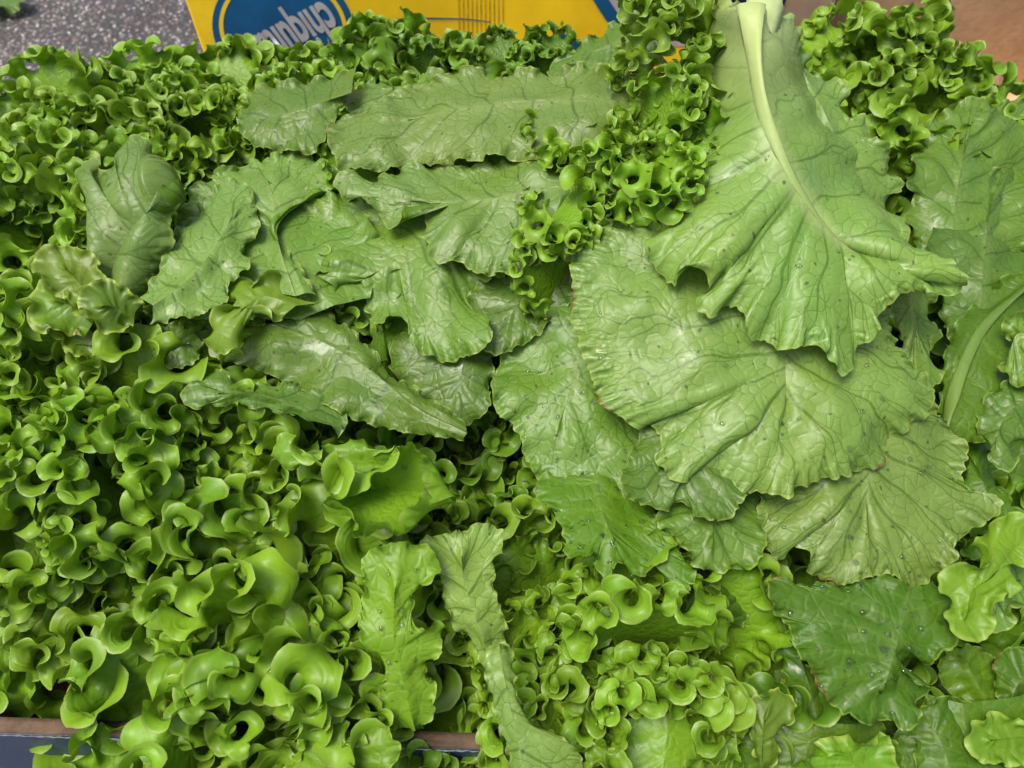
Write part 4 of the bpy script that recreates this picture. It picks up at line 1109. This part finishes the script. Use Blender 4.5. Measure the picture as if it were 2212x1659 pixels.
def set_frill(h, px, py, off, az, phi, s, pool, mat, seed):
    rng = np.random.default_rng(seed)
    q = SETS[mat, 'fine'][pool]
    me = q[rng.integers(len(q))]
    ax = Vector((0, -.55, 1)).normalized()
    m = ax.to_track_quat('Z', 'Y').to_matrix().to_4x4() @ Matrix.Rotation(R(az), 4, 'Z') @ Matrix.Rotation(-R(phi), 4, 'X')
    P = Vector(at_z(px, py, zpile(py) + off)) - (m @ Vector((0, .02, .105 * s))).to_3d()
    o = link_mesh('leaf', me, None, h, world=False)
    o.matrix_parent_inverse = Matrix()
    o.matrix_basis = Matrix.Translation(P - h.location) @ m @ Matrix.Diagonal((s * (-1 if seed % 2 else 1), s, s, 1))
# dark curled margins of the left-hand pale head, along its seam with the big one
for i, (px, py, off, az, phi, s) in enumerate([(1420, 15, .088, 150, 35, .7), (1460, 75, .088, 250, 30, .66), (1470, 150, .085, 80, 40, .66), (1500, 225, .082, 270, 30, .66), (1490, 300, .078, 240, 45, .7), (1450, 250, .072, 100, 25, .66),
        (1490, 390, .074, 250, 50, .7), (1420, 430, .064, 180, 50, .72), (1400, 330, .066, 150, 40, .66), (1400, 350, .062, 120, 30, .66), (1310, 360, .056, 200, 35, .66), (1290, 400, .054, 110, 40, .66), (1235, 480, .048, 230, 35, .66), (1195, 545, .042, 160, 55, .66), (1120, 560, .036, 60, 50, .6), (1330, 400, .05, 20, 20, .6)]):
    set_frill(H2, px, py, off, az, phi * .5, s, 0 if i % 4 else 1, 'frill', 700 + i)
for i, (px, py, off, az, phi, s) in enumerate([(765, 384, .016, 180, 35, .55), (870, 372, .016, 190, 35, .5), (975, 366, .018, 170, 30, .5), (1100, 358, .022, 185, 35, .5), (1215, 345, .040, 180, 40, .55), (1105, 535, .024, 200, 30, .62), (1180, 500, .03, 160, 40, .55), (780, 640, .006, 180, 40, .6), (520, 640, .004, 180, 40, .6), (460, 720, .002, 150, 40, .6)]):
    set_frill(H2 if i < 8 else H3, px, py, off, az, phi, s, 1, 'frill', 750 + i)

FH = [
    (60, 330, -.014, 'frilled lettuce in the far left corner against the asphalt', 26, .9, (-.15, -.35, 1), 'frill'),
    (75, 480, -.005, 'frilled lettuce at the left edge left of the twisted pale leaf', 24, 1.0, (-.15, -.45, 1), 'frill'),
    (270, 325, -.018, 'frilled lettuce in the back row below the asphalt', 22, .9, (0, -.3, 1), 'frill'),
    (400, 300, -.018, 'tightly frilled lettuce above the twisted pale leaf', 22, .9, (0, -.45, 1), 'frill'),
    (440, 285, -.018, 'frilled lettuce in the back row below the left end of the yellow box', 18, .85, (0, -.2, 1), 'frill'),
    (650, 255, -.018, 'small frilled lettuce in the back row under the blue emblem', 18, .7, (0, -.25, 1), 'frill'),
    (920, 160, -.002, 'tall frilled lettuce in the back row before the middle of the yellow box', 18, .85, (0, -.15, 1), 'frill_dark'),
    (1160, 170, -.006, 'little dark frilled lettuce in the back row right of the tall one', 14, .6, (0, -.2, 1), 'frill_dark'),
    (2015, 240, .004, 'frilled lettuce at upper right behind the big stemmed head', 26, .92, (.1, -.35, 1), 'frill'),
    (110, 790, -.015, 'frilled lettuce at the left edge below the yellow-green one', 24, .9, (-.1, -.45, 1), 'frill'),
    (240, 1040, -.008, 'densely curled bright lettuce at left, above the front corner', 26, .95, (0, -.5, 1), 'frill'),
    (40, 1150, -.016, 'frilled lettuce at the left edge nearest the crate front', 24, .85, (-.1, -.5, 1), 'frill'),
    (470, 1010, -.028, 'darker curled lettuce beside the large cupped leaf', 22, .9, (0, -.5, 1), 'frill'),
    (560, 1300, -.024, 'large open frilled lettuce in front of the cupped leaf', 26, 1.05, (0, -.5, 1), 'frill'),
    (540, 1560, .002, 'frilled lettuce spilling over the blue crate front', 24, 1.05, (0, -1.0, 1), 'frill'),
    (720, 1530, -.018, 'smooth-edged frilled lettuce at the rim right of the spilling one', 22, .85, (.1, -.8, 1), 'frill'),
    (1310, 1420, -.024, 'tightly curled frilled lettuce at bottom centre under the dark wet leaf', 30, .9, (0, -.5, 1), 'frill'),
    (1420, 1600, .004, 'tightly curled frilled lettuce at the bottom edge, lowest of all', 30, .85, (0, -.9, 1), 'frill'),
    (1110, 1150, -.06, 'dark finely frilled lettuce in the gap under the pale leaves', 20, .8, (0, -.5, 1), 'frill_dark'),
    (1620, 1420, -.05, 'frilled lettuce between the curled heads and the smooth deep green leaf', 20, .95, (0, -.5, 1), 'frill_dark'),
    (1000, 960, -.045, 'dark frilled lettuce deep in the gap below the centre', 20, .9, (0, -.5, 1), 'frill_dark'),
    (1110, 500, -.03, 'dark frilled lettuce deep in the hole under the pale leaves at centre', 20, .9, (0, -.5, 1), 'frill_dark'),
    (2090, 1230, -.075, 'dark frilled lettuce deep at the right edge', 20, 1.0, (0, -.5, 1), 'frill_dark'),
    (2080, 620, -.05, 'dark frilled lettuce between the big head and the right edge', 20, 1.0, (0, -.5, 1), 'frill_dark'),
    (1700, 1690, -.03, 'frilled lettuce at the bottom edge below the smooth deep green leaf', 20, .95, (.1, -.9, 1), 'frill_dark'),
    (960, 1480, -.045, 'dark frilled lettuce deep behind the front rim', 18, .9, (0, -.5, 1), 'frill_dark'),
]
for i, (px, py, off, lab, n, sc, ax, mat) in enumerate(FH):
    frill_head(px, py, off, lab, n, sc, ax, mat, 'fine' if py < 560 else 'tight' if 1200 < px < 1500 else ('med' if px > 900 or px < 300 else 'big'), seed=i)
    if 'upper right behind' in lab: HT = [o for o in COL.objects if o.get('label') == lab][0]
for i, (px, py, az, phi, s) in enumerate([(1960, 48, 185, 6, .8), (2015, 95, 150, 10, .7)]):
    set_frill(HT, px, py, .022, az, phi, s, 1, 'frill', 790 + i)
